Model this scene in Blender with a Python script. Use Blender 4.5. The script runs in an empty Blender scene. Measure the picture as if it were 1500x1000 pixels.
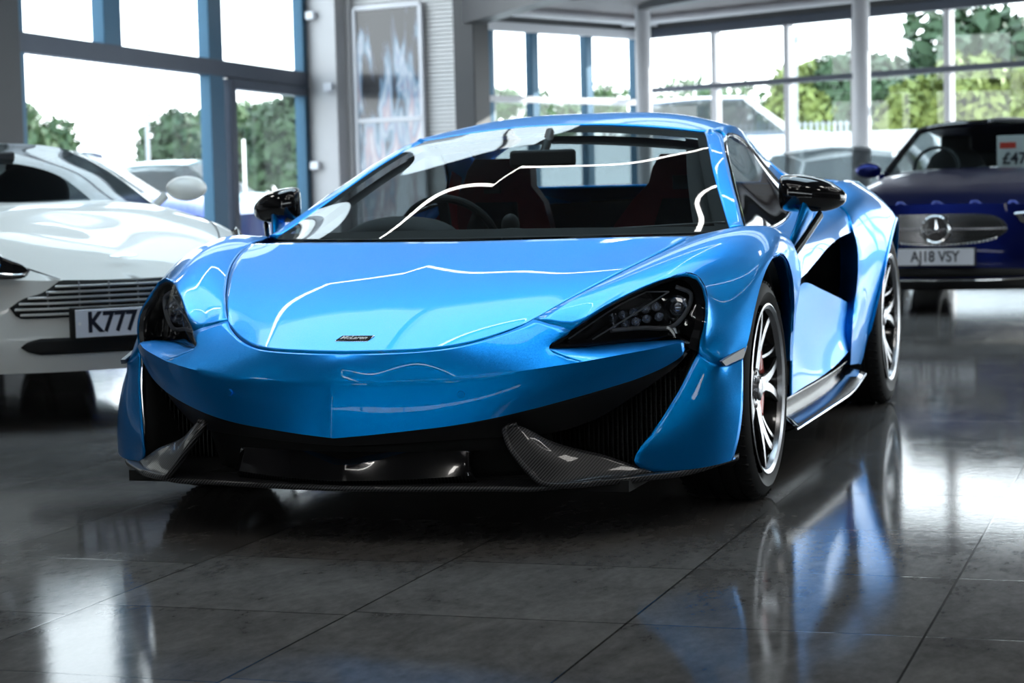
import bpy, bmesh, math, random
import numpy as np
from mathutils import Vector, Matrix
random.seed(4)
PI = math.pi
scene = bpy.context.scene
COL = scene.collection

# ------------------------------------------------------------------ camera (metres, blue car's front axle at the origin)
CAM = np.array([2.112, -5.931, .917])
YAW, PITCH, ROLL, FPX = 0.3192, 0.07313, 0.0246, 3029.3
_c, _s = math.cos(YAW), math.sin(YAW)
FWD = np.array([-_s*math.cos(PITCH), _c*math.cos(PITCH), -math.sin(PITCH)])
RGT = np.array([_c, _s, 0.])
UPV = np.cross(RGT, FWD)

def V(px, py, x=None, y=None, z=None):
    """where the sight line of a point measured on the photograph meets a plane of known x, y or z"""
    a, b = px-750, py-500
    cr_, sr_ = math.cos(ROLL), math.sin(ROLL)
    u = a*cr_-b*sr_; v = a*sr_+b*cr_
    d = FWD+RGT*u/FPX-UPV*v/FPX
    for i, k in enumerate((x, y, z)):
        if k is not None:
            return tuple(CAM+d*(k-CAM[i])/d[i])

def CV(lat, depth, z):
    """ground-plan point from sideways offset and distance in front of the camera"""
    return (CAM[0]+lat*_c-depth*_s, CAM[1]+lat*_s+depth*_c, z)

# ------------------------------------------------------------------ materials
MATS = {}
def mat(name, base=(.5, .5, .5), metal=0., rough=.5, coat=0., coat_r=.03, emit=None, emit_s=0., spec=.5, noise=None, bump=None, alpha=None):
    m = bpy.data.materials.new(name); m.use_nodes = True
    nt = m.node_tree; b = nt.nodes['Principled BSDF']
    b.inputs['Base Color'].default_value = (*base, 1)
    b.inputs['Metallic'].default_value = metal
    b.inputs['Roughness'].default_value = rough
    b.inputs['Coat Weight'].default_value = coat
    b.inputs['Coat Roughness'].default_value = coat_r
    b.inputs['Specular IOR Level'].default_value = spec
    if emit:
        b.inputs['Emission Color'].default_value = (*emit, 1); b.inputs['Emission Strength'].default_value = emit_s
    tc = nt.nodes.new('ShaderNodeTexCoord')
    if noise:   # (scale, amount)
        n = nt.nodes.new('ShaderNodeTexNoise'); n.inputs['Scale'].default_value = noise[0]; n.inputs['Detail'].default_value = 4
        nt.links.new(tc.outputs['Object'], n.inputs['Vector'])
        r = nt.nodes.new('ShaderNodeMapRange'); r.inputs[3].default_value = 1-noise[1]; r.inputs[4].default_value = 1+noise[1]
        nt.links.new(n.outputs['Fac'], r.inputs[0])
        mx = nt.nodes.new('ShaderNodeVectorMath'); mx.operation = 'SCALE'; mx.inputs[0].default_value = base
        nt.links.new(r.outputs[0], mx.inputs['Scale']); nt.links.new(mx.outputs[0], b.inputs['Base Color'])
    if bump:    # (scale, strength, distance)
        n = nt.nodes.new('ShaderNodeTexNoise'); n.inputs['Scale'].default_value = bump[0]
        nt.links.new(tc.outputs['Object'], n.inputs['Vector'])
        bp = nt.nodes.new('ShaderNodeBump'); bp.inputs['Strength'].default_value = bump[1]; bp.inputs['Distance'].default_value = bump[2]
        nt.links.new(n.outputs['Fac'], bp.inputs['Height']); nt.links.new(bp.outputs[0], b.inputs['Normal'])
    MATS[name] = m
    return m

def paint(name, base, metal=.75, rough=.32, flake=.12):
    """metallic car paint: fine flakes under a clear lacquer"""
    m = mat(name, base, metal, rough, .65, .012)
    nt = m.node_tree; b = nt.nodes['Principled BSDF']
    b.inputs['Coat IOR'].default_value = 1.34
    tc = nt.nodes.new('ShaderNodeTexCoord')
    v = nt.nodes.new('ShaderNodeTexVoronoi'); v.inputs['Scale'].default_value = 900
    nt.links.new(tc.outputs['Object'], v.inputs['Vector'])
    s = nt.nodes.new('ShaderNodeVectorMath'); s.operation = 'SUBTRACT'; s.inputs[1].default_value = (.5, .5, .5)
    nt.links.new(v.outputs['Color'], s.inputs[0])
    k = nt.nodes.new('ShaderNodeVectorMath'); k.operation = 'SCALE'; k.inputs['Scale'].default_value = flake
    nt.links.new(s.outputs[0], k.inputs[0])
    g = nt.nodes.new('ShaderNodeNewGeometry')
    a = nt.nodes.new('ShaderNodeVectorMath'); a.operation = 'ADD'
    nt.links.new(g.outputs['Normal'], a.inputs[0]); nt.links.new(k.outputs[0], a.inputs[1])
    n = nt.nodes.new('ShaderNodeVectorMath'); n.operation = 'NORMALIZE'
    nt.links.new(a.outputs[0], n.inputs[0]); nt.links.new(n.outputs[0], b.inputs['Normal'])
    nt.links.new(g.outputs['Normal'], b.inputs['Coat Normal'])
    return m

def glass(name, tint=(.8, .85, .85), f0=.05, rough=0.):
    """thin sheet glass: clear or tinted, mirror-like towards grazing angles"""
    m = bpy.data.materials.new(name); m.use_nodes = True; nt = m.node_tree; nt.nodes.clear()
    o = nt.nodes.new('ShaderNodeOutputMaterial'); mix = nt.nodes.new('ShaderNodeMixShader')
    t = nt.nodes.new('ShaderNodeBsdfTransparent'); t.inputs[0].default_value = (*tint, 1)
    g = nt.nodes.new('ShaderNodeBsdfGlossy'); g.inputs['Roughness'].default_value = rough
    geo = nt.nodes.new('ShaderNodeNewGeometry')
    d = nt.nodes.new('ShaderNodeVectorMath'); d.operation = 'DOT_PRODUCT'
    nt.links.new(geo.outputs['Normal'], d.inputs[0]); nt.links.new(geo.outputs['Incoming'], d.inputs[1])
    def M(op, a, b=None):
        q = nt.nodes.new('ShaderNodeMath'); q.operation = op
        for i, w in enumerate((a, b)):
            if w is None: continue
            if isinstance(w, (int, float)): q.inputs[i].default_value = w
            else: nt.links.new(w, q.inputs[i])
        return q.outputs[0]
    c = M('ABSOLUTE', d.outputs['Value']); c = M('SUBTRACT', 1., c); c = M('POWER', c, 5.)
    c = M('MULTIPLY', c, 1-f0); c = M('ADD', c, f0)
    nt.links.new(c, mix.inputs[0]); nt.links.new(t.outputs[0], mix.inputs[1]); nt.links.new(g.outputs[0], mix.inputs[2])
    nt.links.new(mix.outputs[0], o.inputs[0])
    MATS[name] = m
    return m

def weave(name, base=(.03, .03, .032), scale=300.):
    """lacquered carbon fibre twill"""
    m = mat(name, base, 0., .35, .6, .03, spec=.3)
    nt = m.node_tree; b = nt.nodes['Principled BSDF']; b.inputs['Coat IOR'].default_value = 1.35
    tc = nt.nodes.new('ShaderNodeTexCoord'); dp = nt.nodes.new('ShaderNodeVectorMath'); dp.operation = 'DOT_PRODUCT'; dp.inputs[1].default_value = (.72, .12, -.68)
    nt.links.new(tc.outputs['Object'], dp.inputs[0]); mp = nt.nodes.new('ShaderNodeCombineXYZ'); nt.links.new(dp.outputs['Value'], mp.inputs[0])
    w = nt.nodes.new('ShaderNodeTexWave'); w.inputs['Scale'].default_value = scale/6.28; w.bands_direction = 'X'
    nt.links.new(mp.outputs[0], w.inputs['Vector'])
    r = nt.nodes.new('ShaderNodeValToRGB'); r.color_ramp.elements[0].color = (.003, .003, .004, 1); r.color_ramp.elements[1].color = (.085, .085, .09, 1)
    r.color_ramp.elements[0].position = .45; r.color_ramp.elements[1].position = .75
    nt.links.new(w.outputs['Fac'], r.inputs[0]); nt.links.new(r.outputs[0], b.inputs['Base Color'])
    return m

# ------------------------------------------------------------------ curves and fair surfaces
def dense(pts, k=14):
    p = np.array(pts, float)
    if len(p) == 2:
        t = np.linspace(0, 1, k+1)[:, None]; return p[0]*(1-t)+p[1]*t
    e = np.vstack([2*p[0]-p[1], p, 2*p[-1]-p[-2]])
    out = []
    for i in range(1, len(e)-2):
        p0, p1, p2, p3 = e[i-1:i+3]
        d = [max(np.linalg.norm(b-a), 1e-6)**.5 for a, b in ((p0, p1), (p1, p2), (p2, p3))]
        m1 = ((p1-p0)/d[0]-(p2-p0)/(d[0]+d[1])+(p2-p1)/d[1])*d[1]
        m2 = ((p2-p1)/d[1]-(p3-p1)/(d[1]+d[2])+(p3-p2)/d[2])*d[1]
        for t in np.linspace(0, 1, k, endpoint=False):
            out.append((2*t**3-3*t**2+1)*p1+(t**3-2*t**2+t)*m1+(3*t**2-2*t**3)*p2+(t**3-t**2)*m2)
    out.append(p[-1])
    return np.array(out)

def arcres(d, n):
    s = np.r_[0, np.cumsum(np.linalg.norm(np.diff(d, axis=0), axis=1))]
    t = np.linspace(0, s[-1], n)
    return np.stack([np.interp(t, s, d[:, i]) for i in range(d.shape[1])], 1)

def curve(pts, n, straight=False):
    return arcres(np.array(pts, float) if straight else dense(pts), n)

def hermite_cols(R, idx, nv):
    R = np.array(R); k = np.array(idx, float); n = len(R)
    if n == 2:
        t = np.linspace(0, 1, nv)[:, None, None]; return R[0]*(1-t)+R[1]*t
    T = np.zeros_like(R)
    for i in range(n):
        if i == 0: T[i] = (R[1]-R[0])/(k[1]-k[0])
        elif i == n-1: T[i] = (R[-1]-R[-2])/(k[-1]-k[-2])
        else:
            a, b = (R[i]-R[i-1])/(k[i]-k[i-1]), (R[i+1]-R[i])/(k[i+1]-k[i])
            w = (k[i]-k[i-1])/(k[i+1]-k[i-1]); T[i] = a*(1-w)+b*w
    G = np.zeros((nv,)+R.shape[1:])
    for j in range(nv):
        i = min(np.searchsorted(k, j, side='right')-1, n-2); h = k[i+1]-k[i]; t = (j-k[i])/h
        G[j] = (2*t**3-3*t**2+1)*R[i]+(t**3-2*t**2+t)*h*T[i]+(3*t**2-2*t**3)*R[i+1]+(t**3-t**2)*h*T[i+1]
    return G

def patch(rows, nu, nv, left=None, right=None, w=.03, straight=(), fair=True):
    """a smooth surface through rows of points; its four edges are exact, the inside is faired"""
    R = [r if isinstance(r, np.ndarray) else curve(r, nu, i in straight) for i, r in enumerate(rows)]
    if len(R) > 2:
        gap = [np.linalg.norm(R[i+1]-R[i], axis=1).mean() for i in range(len(R)-1)]
        s = np.r_[0, np.cumsum(gap)]; idx = [int(round(a)) for a in s/s[-1]*(nv-1)]
        for i in range(1, len(idx)): idx[i] = max(idx[i], idx[i-1]+1)
        if idx[-1] > nv-1: nv = idx[-1]+1
    else:
        idx = [0, nv-1]
    G = hermite_cols(R, idx, nv)
    for side, col in ((left, 0), (right, -1)):
        if side is None: continue
        d = dense(side); at_ = [int(np.argmin(np.linalg.norm(d-r[col], axis=1))) for r in R]
        at_[0], at_[-1] = 0, len(d)-1
        for i in range(len(idx)-1):
            a, b = at_[i], max(at_[i+1], at_[i]+1); seg = d[a:b+1]
            if len(seg) < 2: continue
            G[idx[i]:idx[i+1]+1, col] = arcres(seg, idx[i+1]-idx[i]+1)
        G[0, col] = d[0]; G[-1, col] = d[-1]
    if not fair: return G
    mi, mj = nv-2, nu-2
    N = mi*mj
    if N < 1: return G
    du = np.linalg.norm(np.diff(G, axis=1), axis=2).mean(); dv = np.linalg.norm(np.diff(G, axis=0), axis=2).mean()
    h = (du*dv)**.5; wu, wv = (h/du)**2, (h/dv)**2
    A = np.zeros((N, N)); B = np.zeros((N, 3))
    def idn(i, j): return (i-1)*mj+(j-1) if 0 < i < nv-1 and 0 < j < nu-1 else -1
    def add(terms, wt):
        un = [(idn(i, j), c) for i, j, c in terms]; k = np.zeros(3)
        for (i, j, c), (q, _) in zip(terms, un):
            if q < 0: k += c*G[i, j]
        for q, c in un:
            if q < 0: continue
            B[q] -= wt*c*k
            for q2, c2 in un:
                if q2 >= 0: A[q, q2] += wt*c*c2
    for i in range(nv):
        for j in range(nu):
            if 0 < j < nu-1 and 0 < i < nv-1: add([(i, j-1, 1), (i, j, -2), (i, j+1, 1)], wu*wu)
            if 0 < i < nv-1 and 0 < j < nu-1: add([(i-1, j, 1), (i, j, -2), (i+1, j, 1)], wv*wv)
            if i < nv-1 and j < nu-1: add([(i, j, 1), (i+1, j, -1), (i, j+1, -1), (i+1, j+1, 1)], 1.)
    pins = {0}
    for k in idx[1:-1]:
        for j in range(1, nu-1):
            q = idn(k, j); A[q, q] += w; B[q] += w*G[k, j]
    A[np.arange(N), np.arange(N)] += 1e-7
    B += 1e-7*G[1:-1, 1:-1].reshape(-1, 3)
    G[1:-1, 1:-1] = np.linalg.solve(A, B).reshape(mi, mj, 3)
    return G

def inset(G, rows0=0., rows1=0., cols0=0., cols1=0.):
    """draw an edge of a surface back by some metres, which leaves a shut line"""
    G = G.copy()
    def mv(a, b, g):
        d = b-a; L = np.maximum(np.linalg.norm(d, axis=-1, keepdims=True), 1e-9); return a+d*np.minimum(g/L, .8)
    if rows0: G[0] = mv(G[0], G[1], rows0)
    if rows1: G[-1] = mv(G[-1], G[-2], rows1)
    if cols0: G[:, 0] = mv(G[:, 0], G[:, 1], cols0)
    if cols1: G[:, -1] = mv(G[:, -1], G[:, -2], cols1)
    return G

# ------------------------------------------------------------------ mesh builder
class MB:
    def __init__(s): s.v = []; s.f = []; s.m = []
    def add(s, vs, fs, mi=0):
        o = len(s.v); s.v += [tuple(map(float, p)) for p in vs]
        for f in fs: s.f.append(tuple(o+i for i in f)); s.m.append(mi)
        return s
    def grid(s, G, mi=0, close_u=False):
        nv, nu = G.shape[:2]; fs = []
        for i in range(nv-1):
            for j in range(nu-1 if not close_u else nu):
                a, b = i*nu+j, i*nu+(j+1) % nu; fs.append((a, b, b+nu, a+nu))
        return s.add(G.reshape(-1, 3), fs, mi)
    def box(s, c, d, mi=0, rot=None):
        vs = []
        for x in (-1, 1):
            for y in (-1, 1):
                for z in (-1, 1):
                    p = Vector((x*d[0]/2, y*d[1]/2, z*d[2]/2))
                    if rot is not None: p = rot @ p
                    vs.append((c[0]+p.x, c[1]+p.y, c[2]+p.z))
        return s.add(vs, [(0, 1, 3, 2), (4, 6, 7, 5), (0, 4, 5, 1), (2, 3, 7, 6), (0, 2, 6, 4), (1, 5, 7, 3)], mi)
    def beam(s, a, b, w, h, mi=0, up=(0, 0, 1)):
        a, b = Vector(a), Vector(b); d = (b-a).normalized(); sd = d.cross(Vector(up)).normalized(); u = sd.cross(d)
        vs = []
        for p in (a, b):
            for i, j in ((-1, -1), (1, -1), (1, 1), (-1, 1)): vs.append(p+sd*(w/2*i)+u*(h/2*j))
        return s.add(vs, [(0, 1, 2, 3), (7, 6, 5, 4), (0, 4, 5, 1), (1, 5, 6, 2), (2, 6, 7, 3), (3, 7, 4, 0)], mi)
    def tube(s, pts, r, n=10, mi=0, caps=True, flat=None):
        pts = [Vector(tuple(p)) for p in pts]; rs = r if hasattr(r, '__len__') else [r]*len(pts)
        prev = None; vs = []
        for i, p in enumerate(pts):
            d = (pts[min(i+1, len(pts)-1)]-pts[max(i-1, 0)]).normalized()
            if prev is None:
                prev = d.orthogonal().normalized()
                if flat is not None: prev = Vector(flat)
            a = (prev-d*prev.dot(d)).normalized(); b = d.cross(a); prev = a
            for k in range(n):
                t = 2*PI*k/n; q = rs[i]
                qa, qb = (q if not hasattr(q, '__len__') else q[0]), (q if not hasattr(q, '__len__') else q[1])
                vs.append(p+a*(math.cos(t)*qa)+b*(math.sin(t)*qb))
        fs = [(i*n+k, i*n+(k+1) % n, (i+1)*n+(k+1) % n, (i+1)*n+k) for i in range(len(pts)-1) for k in range(n)]
        if caps: fs += [tuple(range(n))[::-1], tuple((len(pts)-1)*n+k for k in range(n))]
        return s.add(vs, fs, mi)
    def lathe(s, prof, n=64, axis='x', c=(0, 0, 0), mi=0, mis=None):
        vs = []; m = len(prof)
        for k in range(n):
            t = 2*PI*k/n
            for (h, r) in prof:
                p = (h, r*math.cos(t), r*math.sin(t))
                if axis == 'y': p = (p[1], p[0], p[2])
                if axis == 'z': p = (p[1], p[2], p[0])
                vs.append((p[0]+c[0], p[1]+c[1], p[2]+c[2]))
        o = len(s.v); s.v += vs
        for k in range(n):
            for i in range(m-1):
                a = k*m+i; b = ((k+1) % n)*m+i
                s.f.append((o+a, o+b, o+b+1, o+a+1)); s.m.append(mis[i] if mis else mi)
        return s
    def prism(s, poly, dvec, mi=0):
        n = len(poly); d = Vector(dvec); vs = [tuple(p) for p in poly]+[tuple(Vector(p)+d) for p in poly]
        fs = [tuple(range(n))[::-1], tuple(range(n, 2*n))]+[(i, (i+1) % n, n+(i+1) % n, n+i) for i in range(n)]
        return s.add(vs, fs, mi)
    def ell(s, c, r, n=20, m=12, mi=0, rot=None):
        vs = []
        for i in range(m+1):
            a = PI*i/m
            for k in range(n):
                t = 2*PI*k/n; p = Vector((r[0]*math.sin(a)*math.cos(t), r[1]*math.sin(a)*math.sin(t), r[2]*math.cos(a)))
                if rot is not None: p = rot @ p
                vs.append((p.x+c[0], p.y+c[1], p.z+c[2]))
        fs = [(i*n+k, i*n+(k+1) % n, (i+1)*n+(k+1) % n, (i+1)*n+k) for i in range(m) for k in range(n)]
        return s.add(vs, fs, mi)
    def mirror(s):
        n = len(s.v); s.v += [(-x, y, z) for x, y, z in s.v]; s.f += [tuple(n+i for i in f[::-1]) for f in list(s.f)]; s.m += list(s.m)
        return s
    def flipx(s):
        s.v = [(-x, y, z) for x, y, z in s.v]; s.f = [f[::-1] for f in s.f]; return s
    def xf(s, M):
        s.v = [tuple(M @ Vector(p)) for p in s.v]; return s
    def copy(s):
        c = MB(); c.v = list(s.v); c.f = list(s.f); c.m = list(s.m); return c
    def build(s, name, mats, parent=None, ref=None, sharp=35, thick=0, bevel=0, bseg=2, sub=0, off=-1, merge=1e-4):
        me = bpy.data.meshes.new(name); me.from_pydata(s.v, [], s.f)
        if not isinstance(mats, (list, tuple)): mats = [mats]
        for m in mats: me.materials.append(m)
        me.polygons.foreach_set('material_index', s.m)
        bm = bmesh.new(); bm.from_mesh(me)
        if merge: bmesh.ops.remove_doubles(bm, verts=bm.verts, dist=merge)
        bmesh.ops.dissolve_degenerate(bm, edges=bm.edges, dist=1e-6)
        bmesh.ops.recalc_face_normals(bm, faces=bm.faces)
        if ref is not None:
            r = Vector(ref); q = 0.
            for f in bm.faces: q += f.calc_area()*f.normal.dot(f.calc_center_median()-r)
            if q < 0: bmesh.ops.reverse_faces(bm, faces=bm.faces)
        for f in bm.faces: f.smooth = True
        bm.to_mesh(me); bm.free()
        me.set_sharp_from_angle(angle=math.radians(sharp))
        o = bpy.data.objects.new(name, me); COL.objects.link(o)
        if parent is not None: o.parent = parent
        if thick:
            q = o.modifiers.new('thickness', 'SOLIDIFY'); q.thickness = thick; q.offset = off; q.use_even_offset = False
        if bevel:
            q = o.modifiers.new('bevel', 'BEVEL'); q.width = bevel; q.segments = bseg; q.limit_method = 'ANGLE'; q.angle_limit = math.radians(40); q.harden_normals = False
        if sub:
            q = o.modifiers.new('smooth', 'SUBSURF'); q.levels = sub; q.render_levels = sub
        return o

def thing(name, label=None, cat=None, loc=(0, 0, 0), rz=0., group=None, kind=None):
    o = bpy.data.objects.new(name, None); COL.objects.link(o); o.location = loc; o.rotation_euler = (0, 0, rz); o.empty_display_size = .2
    return tag(o, label, cat, group, kind)
def tag(o, label=None, cat=None, group=None, kind=None):
    if label: o['label'] = label
    if cat: o['category'] = cat
    if group: o['group'] = group
    if kind: o['kind'] = kind
    return o
def text(name, body, size, m, parent, loc, rot, depth=.002, sx=1., shear=0., font_off=0.):
    cu = bpy.data.curves.new(name, 'FONT'); cu.body = body; cu.size = size; cu.extrude = depth; cu.align_x = 'CENTER'; cu.align_y = 'CENTER'
    cu.shear = shear; cu.offset = font_off
    o = bpy.data.objects.new(name, cu); COL.objects.link(o)
    dg = bpy.context.evaluated_depsgraph_get(); me = bpy.data.meshes.new_from_object(o.evaluated_get(dg))
    bpy.data.objects.remove(o); me.name = name; me.materials.clear(); me.materials.append(m)
    o = bpy.data.objects.new(name, me); COL.objects.link(o); o.parent = parent; o.location = loc; o.rotation_euler = rot; o.scale = (sx, 1, 1)
    return o
# ------------------------------------------------------------------ light settings
SKY, SUN = 5.0, 12.
SUNDIR = (.64, .70, .31)      # towards the sun
ROOFLIGHTS = [(-4.0, 2.2, .5, 3.6), (-6.6, 4.0, 7.6, 10.6)]
RINGS = [(-1.3, 3.2, 3.6, 3.1, 4.1, 'large light ring hanging under the roof window over the blue car'), (.4, -3.4, 3.2, 2.0, 4.15, 'rectangular light ring hanging in front of the blue car'), (5.0, 3.0, 2.0, 3.6, 4.15, 'rectangular light ring hanging right of the blue car')]
FILL_LIGHTS = [(-4.8, -3.), (-5.2, 1.), (3.6, -3.), (4.2, .5), (-1.6, -7.), (2., -8.), (6.5, -3.), (3.2, 6.), (-5.6, 5.5)]  # ceiling panels added as fill light for the floor
# ------------------------------------------------------------------ shared materials
BLUE = paint('azure_metallic_paint', (.0, .31, .86), 1., .40)
GLOSSB = mat('gloss_black', (.008, .008, .009), 0, .12, 1., .02)
SATB = mat('satin_black', (.012, .012, .013), 0, .45, noise=(40, .2))
MATB = mat('matt_black', (.006, .006, .006), 0, .8, noise=(30, .2))
CARBON = weave('carbon_twill')
RUBBER = mat('tyre_rubber', (.014, .014, .015), 0, .62, spec=.35, bump=(120, .15, .001))
CHROME = mat('chrome', (.75, .76, .78), 1., .08, noise=(60, .03))
MACH = mat('machined_alloy', (.50, .50, .52), 1., .27, noise=(80, .05))
RIMB = mat('gloss_black_alloy', (.012, .012, .013), .4, .2, .8, .04)
STEEL = mat('brake_steel', (.32, .32, .34), 1., .32, noise=(50, .1))
CALRED = mat('red_caliper', (.55, .03, .01), .2, .3, .7, .05)
WSG = glass('windscreen_glass', (.74, .80, .80), .045)
SDG = glass('side_glass', (.34, .37, .38), .04)
LENS = glass('headlamp_lens', (.72, .75, .78), .045)
LEATH = mat('black_alcantara', (.013, .016, .018), 0, .75, noise=(60, .2))
REDL = mat('red_leather', (.10, .006, .012), 0, .5, noise=(30, .15))
WHITE_T = mat('badge_white', (.85, .85, .85), 0, .4)
LEDM = mat('led_reflector', (.55, .57, .62), .9, .12)
GREYL = mat('grey_plastic', (.25, .25, .26), 0, .35)
LIPM = mat('sill_black', (.008, .008, .009), 0, .14, .2, .05, spec=.3)

IN = (0, 1.0, .45)      # a point well inside the car, to turn surfaces outward
car = thing('sports_car', 'low bright blue supercar with black side intakes and carbon splitter, nearest car on the tiles', 'car')

# ---- edges shared by neighbouring panels (x > 0 half)
S_FRONT = [(0, -.945, .500), (.10, -.942, .502), (.204, -.928, .506), (.264, -.903, .511), (.311, -.868, .519), (.367, -.812, .535), (.424, -.742, .559), (.446, -.710, .574)]
S_SIDE = [(.446, -.710, .574), (.472, -.662, .591), (.519, -.571, .624), (.568, -.462, .657), (.617, -.343, .691), (.663, -.209, .723), (.698, -.075, .751), (.714, .02, .768)]
HOOD_REAR = [(0, -.12, .767), (.3, -.09, .769), (.55, -.04, .77), (.714, .02, .768)]
HLT = [(.508, -.786, .503), (.533, -.747, .527), (.552, -.716, .545), (.571, -.692, .562), (.613, -.640, .597), (.670, -.558, .631), (.702, -.514, .648), (.745, -.451, .665), (.790, -.405, .681)]
HLO = [(.790, -.405, .681), (.815, -.395, .675), (.836, -.400, .655), (.850, -.413, .627), (.861, -.450, .584), (.861, -.472, .540), (.850, -.490, .495), (.846, -.494, .468)]
HLB = [(.508, -.786, .503), (.575, -.700, .500), (.628, -.632, .502), (.675, -.578, .503), (.722, -.524, .503), (.76, -.497, .504), (.79, -.490, .507), (.815, -.492, .498), (.846, -.494, .468)]
CREASE = [(0, -1.012, .430), (.10, -1.004, .431), (.20, -.985, .432), (.30, -.958, .436), (.40, -.920, .444), (.497, -.870, .455), (.60, -.795, .467), (.69, -.705, .480), (.76, -.625, .490), (.812, -.552, .499)]
BLOW = [(0, -1.030, .288), (.10, -1.022, .297), (.20, -1.003, .307), (.289, -.978, .316), (.383, -.940, .330), (.478, -.885, .349), (.581, -.810, .374), (.66, -.732, .395), (.725, -.655, .415), (.785, -.580, .443), (.815, -.545, .468)]
BAND = [(0, -.985, .262), (.13, -.968, .267), (.276, -.925, .274), (.37, -.880, .276), (.45, -.825, .277), (.528, -.762, .281), (.612, -.682, .308), (.676, -.635, .348), (.74, -.585, .392), (.80, -.545, .440), (.822, -.528, .468)]

# ---- hood
mid1 = [(.17, -.940, .5055), (.19, -.78, .572), (.21, -.5, .667), (.22, -.25, .728), (.25, -.10, .769)]
cen = [(0, -.945, .500), (0, -.868, .534), (0, -.7, .603), (0, -.5, .668), (0, -.3, .724), (0, -.12, .767)]
mid2 = [(.33, -.850, .524), (.36, -.72, .578), (.41, -.5, .656), (.46, -.25, .716), (.52, -.045, .770)]
G = patch([cen, mid1, mid2, S_SIDE], 44, 30, left=S_FRONT, right=HOOD_REAR, w=.02)
hood_mb = MB().grid(inset(G, rows1=.0022, cols0=.0022)).mirror()
hood = hood_mb.build('hood', BLUE, car, IN, thick=.012)

# ---- front bumper: upper surface, nose face
bt = [(0, -.945, .500), (.10, -.942, .502), (.204, -.928, .506), (.264, -.903, .511), (.311, -.868, .519), (.367, -.812, .535), (.424, -.742, .559), (.446, -.710, .574)]
EDGE_T = [(.446, -.710, .574), (.50, -.714, .559), (.552, -.717, .544), (.533, -.748, .526), (.508, -.786, .502)]
EDGE_B = [(.508, -.786, .502), (.545, -.800, .486), (.60, -.795, .467)]
er = np.vstack([dense(EDGE_T), dense(EDGE_B)[1:]])
G1 = patch([bt, [(0, -.967, .487), (.2, -.948, .491), (.35, -.880, .505), (.455, -.780, .532), (.552, -.717, .544)], [(0, -.992, .460), (.2, -.968, .464), (.35, -.918, .474), (.44, -.860, .484), (.508, -.786, .502)], CREASE[:7]], 40, 14,
           right=EDGE_T+EDGE_B[1:], w=.01)
bump = MB().grid(inset(G1, rows0=.0022))
# bar below the headlamp
shelf_top = [(.508, -.786, .502), (.575, -.700, .498), (.628, -.632, .500), (.675, -.578, .501), (.722, -.526, .501), (.76, -.500, .502), (.79, -.494, .503), (.812, -.515, .499)]
shelf_mid = [(.55, -.806, .486), (.605, -.735, .494), (.66, -.668, .498), (.71, -.600, .503), (.75, -.555, .506), (.79, -.518, .506), (.814, -.525, .500)]
G2 = patch([shelf_top, shelf_mid, CREASE[6:]+[(.816, -.545, .496)]], 30, 9, left=EDGE_B, w=.03)
bump.grid(G2)
lowmid = [(0, -1.028, .36), (.10, -1.02, .365), (.20, -1.0, .37), (.30, -.975, .377), (.40, -.937, .388), (.497, -.884, .402), (.60, -.806, .421), (.70, -.706, .446), (.77, -.62, .466), (.818, -.55, .486)]
top_row = np.vstack([G1[-1], G2[-1][1:]])
G3 = patch([top_row, lowmid, BLOW+[(.818, -.541, .480)]], 69, 10, w=.05)
bump.grid(G3)
lipc = [(x*.992, y+.03, z+.003) for x, y, z in BLOW]
bump.grid(np.array([G3[-1], G3[-1]*np.array([.992, 1, 1])+np.array([0, .03, .003])]))
bump.mirror()
bumper = bump.build('front_bumper', BLUE, car, IN, sharp=38, thick=.006, merge=.0003)
for sx in (1, -1):
    d = MB().lathe([(-.004, .0001), (-.004, .009), (.0, .0098), (.002, .0098)], 24, 'y').build('parking_sensor', BLUE if sx else 0, car)
    d.location = (.327*sx, -.958, .397); d.rotation_euler = (0, 0, .32*sx)

# ---- dark trim band below the nose
inner = [(x*.99, y+.03, z) for x, y, z in BLOW]
band_mid = [(x*.995, y+.012, (z+w)/2) for (x, y, z), (_, _, w) in zip(curve(BLOW, 11), curve(BAND, 11))]
b = MB().grid(patch([lipc, BAND], 50, 6, fair=False))
b.grid(patch([BAND, [(x*.98, y+.05, z-.004) for x, y, z in BAND]], 50, 3, fair=False)).mirror()
b.build('bumper_trim_band', SATB, car, IN, thick=.004)
for sx in (1, -1):
    p = V(952, 556, y=-.575)
    d = MB().lathe([(-.012, .0001), (-.012, .009), (-.008, .0125), (.004, .0125)], 24, 'y').build('corner_sensor', GLOSSB, car)
    d.location = (p[0]*sx, p[1], p[2]); d.rotation_euler = (0, 0, .6*sx)

# ---- bumper corners ("fangs") either side of the ducts
fl = [(.846, -.494, .465), (.830, -.525, .426), (.816, -.558, .385), (.797, -.591, .345), (.777, -.625, .305), (.755, -.663, .266), (.732, -.702, .229), (.722, -.716, .200), (.742, -.688, .167)]
fr = [(.939, -.368, .442), (.946, -.405, .38), (.950, -.440, .30), (.944, -.465, .23), (.932, -.486, .176)]
fang_rows = [[(.846, -.494, .465), (.880, -.487, .440), (.900, -.470, .4305), (.915, -.425, .431), (.939, -.368, .442)],
             [(.797, -.591, .345), (.86, -.555, .338), (.915, -.498, .332), (.949, -.425, .335)],
             [(.742, -.688, .240), (.84, -.60, .225), (.915, -.53, .22), (.944, -.465, .23)],
             [(.742, -.688, .167), (.84, -.612, .166), (.90, -.54, .17), (.932, -.486, .176)]]
Gf = patch(fang_rows, 26, 34, left=fl, right=fr, w=.02)
Gf[1:-1, 1:-1] += 0
edge = patch([fl, [(x+.030, y+.022, z+.004) for x, y, z in fl]], 34, 3, fair=False)
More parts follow.
